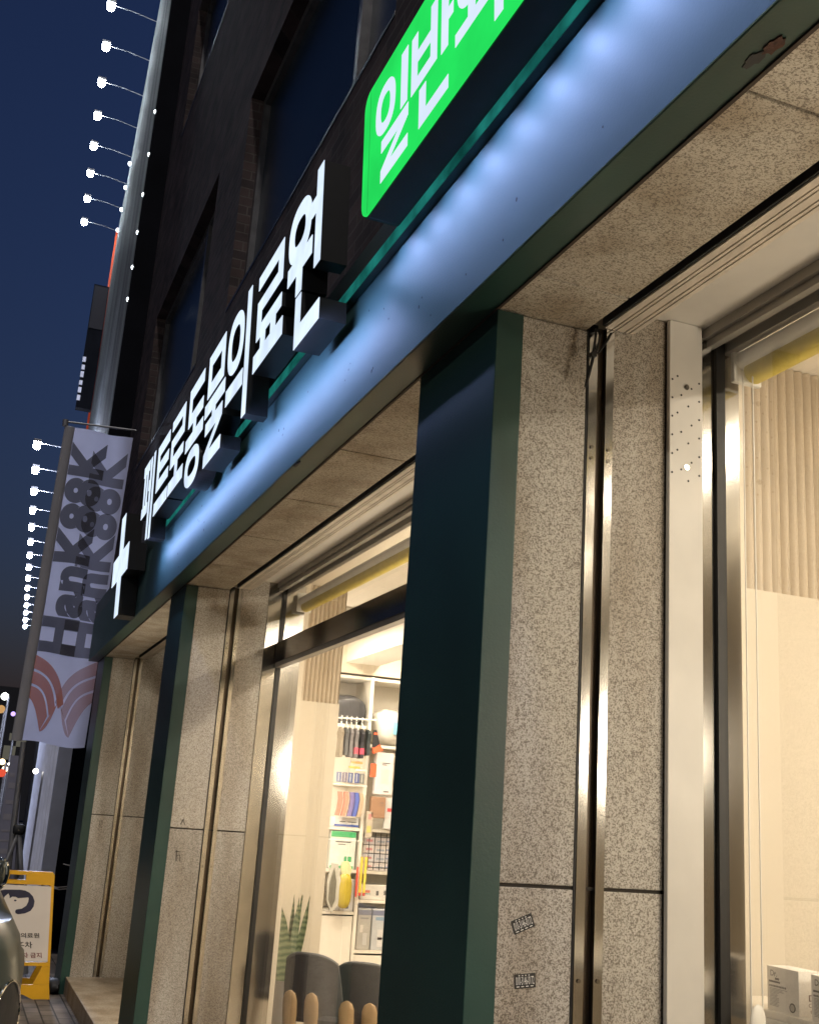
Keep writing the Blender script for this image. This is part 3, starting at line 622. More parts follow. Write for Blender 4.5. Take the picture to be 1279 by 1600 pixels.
# ------------------------------------------------------------------ shelf and cartons in the right window
o = thing("display_shelf", "white shelf behind the right window glass", "shelf", (-1.3, 2.0, .14))
bm = BM(); box(bm, -2.60, -.2, 1.895, 2.20, 1.205, 1.222, .003); mk("board", bm, 'shelfw', o)
bm = BM(); box(bm, -2.60, -.2, 1.893, 1.905, 1.185, 1.2045, .002); mk("front_edge", bm, 'plastic', o)
bm = BM(); box(bm, -2.36, -2.34, 1.91, 2.19, .14, 1.204); box(bm, -.26, -.24, 1.91, 2.19, .14, 1.204); mk("upright", bm, cm((.10, .09, .085)), o)
def carton(x0, w, d, label, first):
    y0, z0, h = 1.905, 1.2225, .098
    o = thing("carton", label, "box", (x0 + w / 2, y0 + d / 2, z0), group="white cartons on the window shelf")
    b_ = BM(); n = 26; pts = [(x0, y0, z0), (x0 + w, y0, z0)]
    for k in range(n, -1, -1): pts += [(x0 + w * k / n, y0, z0 + h + (.0016 if k % 2 else 0))]
    prism(b_, pts, (0, d, 0)); mk("carton_body", b_, 'boxw', o)
    b_ = BM(); F = lambda u, v: (x0 + w * u, y0 - .0006, z0 + h * v)
    tp = text_polys("Dr.", 1, .01); put_text(b_, tp, lambda u, v: F(.10 + u * .17, .79 + v * .17 * w / h))
    def bar(u0, v0, u1, v1): prism(b_, [F(u0, v0), F(u1, v0), F(u1, v1), F(u0, v1)], (0, -.0002, 0))
    bar(.26, .71, .39, .76); bar(.06, .64, .42, .685)
    u = .07
    while u < .62: bar(u, .54, u + .035, .585); u += .05
    for k in range(14): bar(.08, .50 - k * .03, .08 + (.55 if k < 3 else .32) * random.uniform(.7, 1), .51 - k * .03)
    disc(b_, (x0 + w * .80, y0 - .0012, z0 + h * .16), .0105, 'Y', 20, .0008)
    mk("print", b_, cm((.06, .045, .035)), o)
    b_ = BM(); disc(b_, (x0 + w * .80, y0 - .0016, z0 + h * .16), .0075, 'Y', 18, .0003)
    mk("seal", b_, cm((.42, .38, .33)), o)
    b_ = BM(); G = lambda u, v: (x0 + w + .0006, y0 + d * u, z0 + h * v)
    put_text(b_, text_polys("D", 1, .02), lambda u, v: G(.42 + u * .5, .35 + v * .20)); mk("side_letter", b_, 'inkb', o)
    b_ = BM(); put_text(b_, text_polys("O", 1, .0), lambda u, v: G(.42 + u * .33, .21 + v * .13)); put_text(b_, text_polys("C", 1, .0), lambda u, v: G(.50 + u * .33, .07 + v * .13)); mk("side_text", b_, 'inkb', o)
carton(-2.398, .112, .062, "white printed carton with zigzag top, nearest the window jamb", True)
carton(-2.243, .112, .062, "white printed carton with zigzag top farther from the window jamb", False)

# ------------------------------------------------------------------ shelf wall seen through the middle window
XS = -9.05
o = thing("shelf_unit", "tall white shelving along the wall of the pet goods shop", "shelf", (XS - .2, 3.1, .14))
bm = BM()
for y in (2.20, 3.155, 3.62, 4.3): box(bm, XS - .38, XS + .01, y - .014, y + .014, .14, 2.76)
box(bm, XS - .41, XS - .381, 2.18, 4.32, .14, 2.76); mk("upright", bm, 'shelfw', o)
bm = BM()
for z, seg in ((2.745, ((2.215, 4.285),)), (2.19, ((3.17, 4.285),)), (1.51, ((2.215, 3.14), (3.17, 4.285))), (1.18, ((2.215, 3.14), (3.17, 4.285))), (.86, ((2.215, 3.14),)), (.955, ((3.17, 4.285),)), (.572, ((3.17, 4.285),)), (.17, ((2.215, 3.14), (3.17, 4.285))), (1.865, ((3.0, 3.14),))):
    for y0, y1 in seg: box(bm, XS - .379, XS, y0, y1, z - .012, z + .012)
mk("shelf_board", bm, 'shelfw', o)
bm = BM(); box(bm, XS - .02, XS - .002, 2.22, 3.135, .20, .835, .002); mk("cupboard_door", bm, 'shelfw', o)
bm = BM(); box(bm, XS - .02, XS - .002, 3.175, 3.60, .20, .545, .002); mk("cupboard_door", bm, 'shelfw', o)
bm = BM(); box(bm, XS - .36, XS + .02, 2.18, 4.32, 2.775, 3.05); mk("top_panel", bm, 'cream', o)
bm = BM(); tube(bm, [(XS + .12, 2.4, 2.37), (XS + .12, 3.17, 2.395)], .006, 8); tube(bm, [(XS, 3.15, 2.395), (XS + .12, 3.15, 2.395)], .006, 6); tube(bm, [(XS, 2.45, 2.37), (XS + .12, 2.45, 2.37)], .006, 6); mk("hanging_rail", bm, 'plastic', o)
for z in (1.86, 1.89): 
    pass
bm = BM(); tube(bm, [(XS + .06, 2.4, 1.855), (XS + .06, 3.16, 1.855)], .006, 8); mk("hanging_rail", bm, 'plastic', o)
bm = BM(); tube(bm, [(XS + .06, 2.4, 1.42), (XS + .06, 3.16, 1.42)], .004, 6); mk("hanging_rail", bm, 'plastic', o)
bm = BM()
for y in (3.22, 3.27, 3.32, 3.37, 3.42): tube(bm, [(XS + .03, y, 1.49), (XS + .03, y, 1.20)], .004, 6)
for z in (1.46, 1.33, 1.22): tube(bm, [(XS + .03, 3.19, z), (XS + .03, 3.6, z)], .004, 6)
mk("wire_rack", bm, 'black', o)
def goods(name, fn, col, label, cat, rough=.5, group=None, smooth=True):
    b_ = BM(); fn(b_); return single(name, b_, cm(col, rough), label, cat, group, smooth)
goods("pet_cushion", lambda q: blob(q, (XS - .16, 2.87, 2.475), (.17, .27, .125), .55, .05, 1, 24, 14), (.055, .055, .06), "large dark cushion in shiny plastic on the top left shelf", "cushion", .22)
# dark cushion rests on a shelf board: give it one
bm = BM(); box(bm, XS - .379, XS, 2.215, 3.14, 2.325, 2.349); mk("shelf_board", bm, 'shelfw', o)
w_ = thing("wrapped_bag", "white plastic wrapped bag on the top right shelf", "bag", (XS - .15, 3.38, 2.203))
bm = BM(); blob(bm, (XS - .14, 3.38, 2.355), (.16, .165, .152), .6, .07, 2, 24, 14); mk("bag_body", bm, cm((.62, .60, .54), .25), w_, True)
bm = BM(); prism(bm, [(XS + .03, 3.36, 2.30), (XS + .03, 3.42, 2.295), (XS + .03, 3.42, 2.40), (XS + .03, 3.36, 2.405)], (.004, 0, 0)); mk("tag", bm, cm((.22, .55, .72)), w_)
# clothes on hangers
def hanger_item(y, z0, z1, w, col, label, stripe=None):
    t = thing("pet_garment", label, "garment", (XS + .12, y, z0), group="pet clothes hanging in a row")
    b_ = BM(); tube(b_, [(XS + .12, y, z1 + .06)] + [(XS + .12 + .018 * math.sin(a_), y, z1 + .078 - .018 * math.cos(a_)) for a_ in (3.9, 3.1, 2.3, 1.4, .6, -.2)] , .0035, 6); tube(b_, [(XS + .12 - w, y, z1 - .01), (XS + .12, y, z1 + .05), (XS + .12 + w, y, z1 - .01)], .004, 6); mk("hanger", b_, 'plastic', t)
    b_ = BM(); H = z1 - z0
    pts = [(XS + .12 - w, y - .012, z0), (XS + .12 + w, y - .012, z0), (XS + .12 + w * .8, y - .012, z0 + H * .55), (XS + .12 + w * 1.05, y - .012, z0 + H * .82), (XS + .12 + w * .4, y - .012, z1), (XS + .12 - w * .4, y - .012, z1), (XS + .12 - w * 1.05, y - .012, z0 + H * .82), (XS + .12 - w * .8, y - .012, z0 + H * .55)]
    prism(b_, pts, (0, .026, 0)); mk("cloth", b_, cm(col, .7), t)
    if stripe:
        b_ = BM(); box(b_, XS + .12 - w * .95, XS + .12 + w * .95, y - .0145, y + .0165, z0 + H * .12, z0 + H * .34); mk("stripe", b_, cm(stripe, .7), t)
HC = [((.16, .13, .09), None, "brown"), ((.05, .05, .05), None, "charcoal"), ((.10, .09, .09), None, "dark grey"), ((.11, .10, .10), (.42, .05, .08), "grey and red striped"), ((.015, .012, .015), (.45, .05, .09), "black and red"), ((.02, .025, .025), None, "black")]
ys = [2.87, 2.915, 2.955, 3.0, 3.05, 3.105]
nm = ["leftmost visible, next to the partition", "second in the row from the partition", "third in the row from the partition", "fourth in the row from the partition", "fifth in the row from the partition", "just left of the orange vest"]
for (c_, st, n_), y, q in zip(HC, ys, nm): hanger_item(y, 2.09 + random.uniform(-.02, .02), 2.31, .055, c_, "%s pet garment, %s" % (n_, q), st)
t = thing("pet_vest", "black pet vest with bright orange hem hanging at the end of the rail", "garment", (XS + .13, 3.17, 2.12))
P3 = lambda y, z: (XS + .15, y, z)
bm = BM(); prism(bm, [P3(3.14, 2.31), P3(3.165, 2.31), P3(3.20, 2.20), P3(3.155, 2.165), P3(3.14, 2.17)], (.02, 0, 0)); mk("vest_top", bm, cm((.012, .011, .012), .7), t)
bm = BM(); prism(bm, [P3(3.1402, 2.169), P3(3.155, 2.1645), P3(3.2002, 2.199), P3(3.232, 2.150), P3(3.15, 2.118)], (.022, 0, 0)); prism(bm, [P3(3.143, 2.288), P3(3.172, 2.288), P3(3.176, 2.273), P3(3.143, 2.273)], (.0222, 0, 0)); mk("vest_hem", bm, cm((.70, .10, .03), .7), t)
# bags and boxes (y0,y1,z0,z1 on the shelf front, read off one by one)
def pack(name, y0, y1, z0, z1, dep, col, label, cat, x1=XS - .01, rough=.4, bands=(), soft=.0, group=None):
    t = thing(name, label, cat, (x1 - dep / 2, (y0 + y1) / 2, z0), group=group)
    b_ = BM()
    if soft: blob(b_, (x1 - dep / 2, (y0 + y1) / 2, (z0 + z1) / 2), (dep / 2, (y1 - y0) / 2, (z1 - z0) / 2), soft, .02, int(y0 * 977), 20, 12)
    else: box(b_, x1 - dep, x1, y0, y1, z0, z1, min(.006, (y1 - y0) * .1))
    mk("packaging", b_, cm(col, rough), t, bool(soft))
    for (u0, v0, u1, v1, c_) in bands:
        b_ = BM(); box(b_, x1 - .002, x1 + .0015 + (.004 if soft else 0), y0 + (y1 - y0) * u0, y0 + (y1 - y0) * u1, z0 + (z1 - z0) * v0, z0 + (z1 - z0) * v1); mk("print", b_, cm(c_), t)
    return t
K = (.10, .09, .09); Gr = (.05, .36, .13); Rd = (.5, .05, .05); Bl = (.05, .10, .38)
pack("food_box", 2.92, 3.13, 1.523, 1.60, .2, (.66, .66, .64), "flat white box with a blue stripe on the left shelf", "box", bands=[(0, .06, 1, .26, Bl), (.2, .5, .45, .58, K), (.55, .5, .9, .58, K)])
pack("litter_bag", 2.90, 3.12, 1.193, 1.49, .22, (.64, .64, .58), "large white bag with green top band and green letters", "bag", bands=[(.02, .84, .98, .99, Gr), (.05, .02, .95, .09, Gr), (.58, .2, .68, .34, Gr), (.72, .2, .86, .34, Gr), (.2, .70, .8, .73, K), (.3, .64, .6, .66, K)])
pack("food_bag", 3.02, 3.135, .873, 1.12, .2, (.62, .60, .60), "white bag with small dark print behind the yellow treat bag", "bag", bands=[(.2, .08, .32, .22, K), (.4, .08, .66, .22, K), (.5, .4, .58, .46, K), (.5, .55, .58, .6, K)])
t = pack("treat_bag", 2.965, 3.085, .90, 1.165, .07, (.42, .32, .03), "yellow treat bag hanging in front of the lower shelf", "bag", x1=XS + .10, soft=.7, rough=.25)
b_ = BM(); prism(b_, [(XS + .06, 3.0, 1.13), (XS + .06, 3.06, 1.13), (XS + .06, 3.075, 1.20), (XS + .06, 3.04, 1.26), (XS + .06, 2.99, 1.255), (XS + .06, 2.98, 1.2)], (.012, 0, 0)); mk("bag_top", b_, cm((.62, .56, .30), .3), t)
t = thing("dried_treat_pouch", "long clear pouch of dark dried treats at the partition edge", "bag", (XS + .08, 2.92, .87))
b_ = BM(); prism(b_, [(XS + .07, 2.88, .95), (XS + .07, 2.925, .865), (XS + .07, 2.975, .93), (XS + .07, 2.985, 1.1), (XS + .07, 2.95, 1.235), (XS + .07, 2.90, 1.24), (XS + .07, 2.87, 1.1)], (.02, 0, 0)); mk("packaging", b_, cm((.46, .44, .38), .25), t)
b_ = BM(); prism(b_, [(XS + .0905, 2.89, .96), (XS + .0905, 2.92, .90), (XS + .0905, 2.945, .96), (XS + .0905, 2.945, 1.1), (XS + .0905, 2.92, 1.21), (XS + .0905, 2.89, 1.1)], (.004, 0, 0)); mk("treats", b_, cm((.12, .11, .08), .8), t)
def shoe(y, col, label):
    b_ = BM(); prism(b_, [(XS + .06, y, 1.80), (XS + .06, y + .03, 1.80), (XS + .06, y + .042, 1.75), (XS + .06, y + .036, 1.68), (XS + .06, y + .02, 1.61), (XS + .06, y - .012, 1.61), (XS + .06, y + .002, 1.68), (XS + .06, y + .008, 1.74)], (.03, 0, 0)); single("hanging_toy", b_, cm(col, .6), label, "toy", "toys hanging under the second rail")
shoe(2.905, (.55, .16, .11), "salmon pink hanging toy nearest the partition"); shoe(2.955, (.56, .19, .13), "salmon pink hanging toy beside the purple one")
shoe(3.005, (.16, .13, .30), "purple hanging toy right of the pink pair"); shoe(3.045, (.08, .11, .36), "blue hanging toy right of the purple one"); shoe(3.085, (.40, .30, .20), "tan hanging toy right of the blue one")
for i, (y, c_) in enumerate(((2.90, (.10, .12, .22)), (2.95, (.12, .10, .16)), (3.0, (.05, .08, .20)), (3.055, (.06, .08, .22)), (3.10, (.16, .16, .15)))):
    pack("leash_card", y - .02, y + .022, 1.875, 1.955, .012, c_, ["navy", "plum", "dark blue", "navy blue", "grey"][i] + " hanging packet, %s under the clothes" % ["leftmost", "second", "middle", "fourth", "rightmost"][i], "packet", x1=XS + .08, bands=[(.35, .1, .5, .9, (.5, .48, .42))], group="packets hanging under the clothes")
for i, (y, z) in enumerate(((2.97, 1.99), (3.03, 1.97), (2.99, 2.03))):
    pack("price_card", y, y + .10, z, z + .018, .01, ((.75, .45, .12), (.72, .66, .55), (.70, .40, .15))[i], ("orange card strip under the clothes", "white card strip under the clothes", "orange upper card strip under the clothes")[i], "card", x1=XS + .10)
pack("orange_packet", 3.18, 3.235, 1.935, 2.045, .02, (.75, .13, .05), "bright orange packet hung on the shelf divider", "packet", x1=XS + .05)
pack("white_packet", 3.225, 3.38, 1.80, 2.14, .06, (.62, .56, .54), "tall pale packet hanging on the right shelf", "packet", x1=XS + .05, bands=[(.35, .74, .8, .76, K), (.35, .7, .6, .72, K), (.5, .06, .8, .09, K), (.3, .25, .75, .6, (.55, .50, .46))])
pack("clear_packet", 3.385, 3.45, 1.86, 2.12, .04, (.55, .48, .36), "beige packet with a pink and blue top by the pillar edge", "packet", x1=XS + .05, bands=[(.1, .8, .9, .92, (.6, .25, .35)), (.4, .45, .9, .6, (.1, .35, .45))])
pack("brown_pouch", 3.20, 3.325, 1.61, 1.78, .05, (.30, .17, .10), "brown paper pouch hanging on the right shelf", "pouch", x1=XS + .07, bands=[(.6, .7, .85, .74, K), (.6, .6, .85, .62, K)])
pack("round_card", 3.33, 3.43, 1.53, 1.78, .03, (.52, .50, .48), "grey card with a red dot beside the brown pouch", "card", x1=XS + .05, bands=[(.2, .55, .6, .66, Rd)])
pack("blister_pack", 3.17, 3.225, 1.45, 1.66, .03, (.42, .36, .28), "small mixed blister pack on the shelf divider", "packet", x1=XS + .07, bands=[(.2, .7, .7, .9, (.5, .22, .20)), (.1, .2, .7, .45, (.45, .42, .12))])
for i, (y, c_) in enumerate(((3.15, (.68, .48, .05)), (3.185, (.70, .55, .08)))):
    pack("chew_stick", y, y + .02, 1.0 + .0 * i, 1.30, .012, c_, ("yellow chew stick packet on the divider, left", "yellow chew stick packet on the divider, right")[i], "packet", x1=XS + .06, bands=[(0, 0, 1, .08, Rd)], group="chew stick packets on the divider")
pack("red_stick", 3.125, 3.14, .99, 1.22, .012, (.62, .07, .04), "thin red packet left of the yellow chew sticks", "packet", x1=XS + .05)
for i in range(4):
    z = 1.194 + i * .068; pack("medicine_box", 3.19, 3.46, z, z + .062, .15, ((.66, .60, .58), (.60, .58, .60), (.68, .62, .58), (.60, .55, .55))[i], ("pale box at the bottom of the stack behind the wire rack", "pale box second from the bottom behind the wire rack", "pale box third from the bottom behind the wire rack", "pale box on top of the stack behind the wire rack")[i], "box", x1=XS - .03, bands=[(.1, .35, .3, .65, (.55, .25, .25)), (.45, .3, .7, .55, (.35, .38, .42)), (.75, .4, .95, .6, (.25, .28, .42))], group="boxes stacked behind the wire rack")
pack("wide_box", 3.19, 3.46, .968, 1.085, .2, (.64, .61, .56), "wide white box with a small red mark under the rack", "box", bands=[(.1, .45, .3, .62, (.6, .2, .15)), (.1, .36, .32, .41, (.1, .3, .3)), (.5, .3, .58, .6, K), (.75, .35, .83, .65, K)])
pack("grey_box", 3.185, 3.30, .585, .90, .2, (.40, .38, .34), "tall grey box with a bottle picture on the low right shelf", "box", bands=[(0, .84, 1, .96, (.18, .18, .22)), (.2, .42, .42, .6, (.6, .55, .5)), (.45, .12, .75, .4, (.52, .50, .48)), (.2, .74, .8, .78, (.25, .24, .24))])
pack("pale_blue_box", 3.31, 3.45, .585, .90, .2, (.46, .47, .48), "tall pale blue box with a red bottle picture by the pillar edge", "box", bands=[(0, .84, 1, .96, (.16, .17, .24)), (.35, .08, .68, .5, (.62, .60, .58)), (.38, .25, .66, .31, Rd), (.2, .72, .8, .8, (.2, .3, .4))])

# ------------------------------------------------------------------ chairs and plant
def chair(x, y, rz, label, H=.775, LG=.62):
    o = thing("chair", label, "chair", (x, y, .14), rz, "shell chairs inside the middle window")
    b_ = BM(); n, m = 14, 12; V = {}
    for j in range(m + 1):
        v = j / m
        for i in range(n + 1):
            u = -1 + 2 * i / n
            zt = H - .05 * abs(u) ** 3; z = .42 + (zt - .42) * v
            w = .175 * (1 - .13 * v ** 2); hw = w * (1 if v < .9 else 1)
            for s in (0, 1): V[i, j, s] = b_.verts.new((-.17 - .07 * v + .07 * u * u + .014 * s, u * hw, z))
    for s in (0, 1):
        for i in range(n):
            for j in range(m): b_.faces.new([V[i, j, s], V[i + 1, j, s], V[i + 1, j + 1, s], V[i, j + 1, s]])
    for i in range(n): b_.faces.new([V[i, m, 0], V[i + 1, m, 0], V[i + 1, m, 1], V[i, m, 1]]); b_.faces.new([V[i, 0, 0], V[i, 0, 1], V[i + 1, 0, 1], V[i + 1, 0, 0]])
    for j in range(m):
        for i in (0, n): b_.faces.new([V[i, j, 0], V[i, j, 1], V[i, j + 1, 1], V[i, j + 1, 0]])
    mk("backrest", b_, 'chair', o, True, True)
    b_ = BM(); tube(b_, [(-.24 + .07 * u * u + .007 - .0, u * .152, H - .05 * abs(u) ** 3) for u in [-.98 + 1.96 * k / 16 for k in range(17)]], .009, 8); mk("edge_piping", b_, cm((.11, .11, .11), .6), o, True, True)
    b_ = BM(); blob(b_, (.03, 0, .425), (.20, .175, .03), .45, 0, 0, 24, 8); mk("seat", b_, 'chair', o, True, True)
    for s in (-1, 1):
        b_ = BM()  # rear leg: flat plywood plank rising up the back of the shell
        rr_ = []
        for z_, xx, w_, t_ in ((0, -.30, .018, .014), (.2, -.275, .022, .016), (.38, -.255, .032, .016), (.50, -.265, .042, .013), (.57, -.272, .041, .011), (.605, -.275, .030, .009), (.62, -.276, .008, .006)):
            rr_.append([b_.verts.new((xx + t_ * math.cos(k * math.pi / 6), s * .062 + w_ * math.sin(k * math.pi / 6), z_ * LG / .62)) for k in range(12)])
        for i in range(len(rr_) - 1):
            for k in range(12): b_.faces.new([rr_[i][k], rr_[i][(k + 1) % 12], rr_[i + 1][(k + 1) % 12], rr_[i + 1][k]])
        b_.faces.new(rr_[0]); b_.faces.new(rr_[-1]); mk("leg", b_, 'wood', o, True, True)
        b_ = BM(); tube(b_, [(.20, s * .17, 0), (.15, s * .14, .41)], .014, 10, r2=.02); mk("leg", b_, 'wood', o, True, True)
    return o
chair(-6.26, 2.03, R(138), "dark grey shell chair with plywood legs in front of the snake plant", .75, .57)
chair(-6.24, 2.285, R(150), "dark grey shell chair with plywood legs, right beside the pillar edge", .715, .53)
o = thing("snake_plant", "tall snake plant in a grey pot against the cream partition", "plant", (-6.80, 1.97, .14))
bm = BM(); nn = 24
prof = [(.085, 0), (.105, .28), (.118, .52), (.12, .53), (.108, .53), (.10, .49)]
rg = [[bm.verts.new((-6.80 + r_ * math.cos(2 * math.pi * k / nn), 1.95 + r_ * math.sin(2 * math.pi * k / nn), .14 + z)) for k in range(nn)] for r_, z in prof]
for i in range(len(rg) - 1):
    for k in range(nn): bm.faces.new([rg[i][k], rg[i][(k + 1) % nn], rg[i + 1][(k + 1) % nn], rg[i + 1][k]])
bm.faces.new(rg[0]); mk("pot", bm, 'pot', o, True)
bm = BM(); disc(bm, (-6.80, 1.95, .62), .1005, 'Z', 24, .01); mk("soil", bm, 'soil', o)
def leaf(bm, base, tip, w, twist, bend):
    base, tip = Vector(base), Vector(tip); n = 12; rows_ = []
    for i in range(n + 1):
        t_ = i / n; p = base.lerp(tip, t_) + Vector((0, bend * math.sin(math.pi * t_) * .5, 0))
        ww = 1.0 * w * (.55 + .45 * math.sin(math.pi * min(1, t_ * 1.15) ** .8)) * (1 if t_ < .75 else max(.03, ((1 - t_) / .25) ** .8))
        d = Vector((math.sin(twist), math.cos(twist), 0))
        nrm = Vector((math.cos(twist), -math.sin(twist), 0))
        rows_.append([bm.verts.new(p - d * ww + nrm * .008), bm.verts.new(p + nrm * -.004), bm.verts.new(p + d * ww + nrm * .008), bm.verts.new(p + nrm * .002)])
    for i in range(n):
        for k in range(4): bm.faces.new([rows_[i][k], rows_[i][(k + 1) % 4], rows_[i + 1][(k + 1) % 4], rows_[i + 1][k]])
    bm.faces.new(rows_[-1])
for args in (((-6.80, 1.93, .63), (-6.78, 1.862, 1.125), .020, .9, .02), ((-6.78, 1.95, .63), (-6.76, 1.875, 1.12), .040, .25, .03), ((-6.82, 1.99, .63), (-6.83, 1.99, 1.135), .018, .5, 0), ((-6.79, 1.98, .63), (-6.79, 2.008, 1.125), .024, .2, .01), ((-6.80, 2.0, .63), (-6.80, 2.028, 1.135), .02, -.4, -.02), ((-6.83, 2.0, .63), (-6.83, 2.088, 1.13), .022, .6, .02), ((-6.85, 1.93, .63), (-6.9, 1.90, 1.0), .03, .1, 0)):
    bm = BM(); leaf(bm, *args); mk("leaf", bm, 'leaf', o, True)

# ------------------------------------------------------------------ neighbouring building beyond the shop
N = thing("neighbour_building", "tall metal clad building next door lit from above by arm lamps", "building", (-20, 1.4, 0))
T0, T1, ZT = 13.6, 30.6, 17.6
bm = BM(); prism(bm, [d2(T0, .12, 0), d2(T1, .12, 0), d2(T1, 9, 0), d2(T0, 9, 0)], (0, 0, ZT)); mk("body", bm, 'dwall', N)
bm = BM(); prism(bm, [d2(T0 - .04, -.012, 0), d2(T0 - .002, -.012, 0), d2(T0 - .002, .3, 0), d2(T0 - .04, .3, 0)], (0, 0, ZT)); mk("corner_trim", bm, 'dwall', N)
bm = BM(); pts = []; t_ = T0; k = 0
while t_ < T1:
    pts += [d2(t_, .0), d2(t_ + .13, .0), d2(t_ + .16, .035), d2(t_ + .27, .035)]; t_ += .30
pts += [d2(T1, .119), d2(T0, .119)]
prism(bm, [Vector((p.x, p.y, 4.3)) for p in pts], (0, 0, ZT - 4.3 + .05)); mk("cladding", bm, 'clad', N)
bm = BM(); prism(bm, [d2(T1 + .02, -.05, 4.3), d2(T1 + .5, -.05, 4.3), d2(T1 + .5, 1, 4.3), d2(T1 + .02, 1, 4.3)], (0, 0, ZT - 4.3)); mk("orange_edge", bm, 'orange', N)
bm = BM(); t_ = T0
while t_ < T1: 
    prism(bm, [d2(t_ + .02, .03, .05), d2(t_ + 1.42, .03, .05), d2(t_ + 1.42, .119, .05), d2(t_ + .02, .119, .05)], (0, 0, 4.1)); t_ += 1.45
mk("shopfront_panel", bm, 'bluew', N)
bm = BM(); t_ = T0
while t_ < T1:
    prism(bm, [d2(t_ - .06, -.05, .05), d2(t_ + .02, -.05, .05), d2(t_ + .02, .1, .05), d2(t_ - .06, .1, .05)], (0, 0, 4.1)); t_ += 1.45
mk("panel_trim", bm, 'bluel', N)
for z in (10.5, 9.85, 9.25, 8.7, 8.2, 7.75): bm = BM(); blob(bm, (-13.58, 1.075, z), (.022, .022, .032), 1, 0, 0, 8, 6); mk("corner_dot", bm, 'dotw', N)  # bright dots down the corner edge, each a small glowing bead
for t_ in (26.0, 27.2, 28.4, 29.6): bm = BM(); v = d2(t_, -.03, 17.0); blob(bm, v, (.045, .045, .06), 1, 0, 0, 8, 6); mk("roof_dot", bm, 'dotw', N)  # the same glowing beads along the roof edge
# blade sign on the far corner
o = thing("blade_sign", "dark projecting sign on the far corner of the metal clad building", "sign", tuple(d2(29.6, -.3, 10.6)))
bm = BM(); prism(bm, [d2(29.5, -.42, 11.6), d2(29.75, -.42, 11.6), d2(29.75, -.02, 11.6), d2(29.5, -.02, 11.6)], (0, 0, 3.6)); mk("panel", bm, 'dwall', o)
bm = BM(); prism(bm, [d2(29.48, -.40, 13.9), d2(29.5, -.40, 13.9), d2(29.5, -.04, 13.9), d2(29.48, -.04, 13.9)], (0, 0, 1.25)); mk("pale_panel", bm, cm((.014, .012, .018), .9), o)
rnd = random.Random(3)
lt_ = pm("lit pale text", (.5, .5, .6), .5, emit=(.5, .52, .7), es=.4)
for k in range(6): bm = BM(); z = 11.8 + k * .22; prism(bm, [d2(29.48, -.425 + .03 * rnd.random(), z), d2(29.5, -.425, z), d2(29.5, -.34, z), d2(29.48, -.34, z)], (0, 0, .12 + .05 * rnd.random())); mk("small_text", bm, lt_, o)
# arm lamps: upper row on the roof edge, lower row on the sign further along
def arm_lamp(t_, z, reach, wall_off, label, group, size, up):
    p = d2(t_, wall_off - reach, z); f = d2(t_, wall_off, z - .08)
    o = thing("arm_lamp", label, "lamp", tuple(f), group=group)
    b_ = BM(); tube(b_, [f, f.lerp(p, .5) + Vector((0, 0, .03)), p], .009, 6); mk("arm", b_, 'pole', o)
    b_ = BM(); box(b_, p.x - size * .6, p.x + size * .6, p.y - size * .5, p.y + size * .5, p.z - .01, p.z + .05, .01); mk("lamp_head", b_, 'pole', o)
    b_ = BM(); blob(b_, (p.x, p.y, p.z - .06), (size * .55, size * .45, size * .38 if up else .07), .9, 0, 0, 16, 10); mk("lens", b_, 'lampw' if up else 'lampb', o)
for k in range(9):
    n_ = ["first", "second", "third", "fourth", "fifth", "sixth", "seventh", "eighth", "ninth and lowest"][k]
    arm_lamp(19.5 + 1.36 * k, 17.45, .95, .0, "white arm lamp on the metal clad roof edge, %s from the top" % n_, "upper row of arm lamps", .18, True)
for k in range(15):
    n_ = ["first", "second", "third", "fourth", "fifth", "sixth", "seventh", "eighth", "ninth", "tenth", "eleventh", "twelfth", "thirteenth", "fourteenth", "fifteenth and smallest"][k]
    arm_lamp(21.0 + 1.74 * k, 7.9, 1.0, .0 , "white floodlight beside the banner, %s from the top" % n_, "lower row of floodlights", .14, False)
bm = BM(); prism(bm, [d2(T1 + .6, .05, 0), d2(48, .05, 0), d2(48, 6, 0), d2(T1 + .6, 6, 0)], (0, 0, 8.1)); single("tyre_shop_building", bm, 'dwall', "low dark building behind the banner carrying the floodlights", "building")

# ------------------------------------------------------------------ banner
XB = -11.8
BW = lambda y, z: .035 * math.sin(9 * y + 1.6 * z) + .02 * math.sin(4.1 * z + 14 * y)
def yl(z): return .443 + (z - 2.105) * (.485 - .443) / 3.306     # left and right cloth edges
def yr(z): return 1.14 + (z - 2.128) * (1.193 - 1.14) / 3.33
o = thing("street_banner", "tall white cloth banner with dark lettering on a grey tripod pole", "banner", (XB, .66, 0))
ZB0, ZB1 = 2.10, 5.37
def cloth_pt(u, v, off=0.):
    z = ZB0 + (ZB1 - ZB0) * v; y = yl(z) + (yr(z) - yl(z)) * u
    return (XB + BW(y, z) * (.3 + .7 * (1 - abs(2 * u - 1))) + off, y, z + .02 * math.sin(6 * u) * (1 - v))
bm = BM(); nu, nv = 24, 90
V = [[bm.verts.new(cloth_pt(.14 + .86 * i / nu, j / nv)) for i in range(nu + 1)] for j in range(nv + 1)]
for j in range(nv):
    for i in range(nu): bm.faces.new([V[j][i], V[j][i + 1], V[j + 1][i + 1], V[j + 1][i]])
cl_ = mk("cloth", bm, 'cloth', o, True)
bm = BM(); pl = []
for j in range(nv + 1):
    p = Vector(cloth_pt(.07, j / nv)); pl.append(p)
n = 10; rr = [[bm.verts.new((p.x + .030 * math.sin(2 * math.pi * k / n), p.y + .052 * math.cos(2 * math.pi * k / n), p.z)) for k in range(n)] for p in pl]
for j in range(nv):
    for k in range(n): bm.faces.new([rr[j][k], rr[j][(k + 1) % n], rr[j + 1][(k + 1) % n], rr[j + 1][k]])
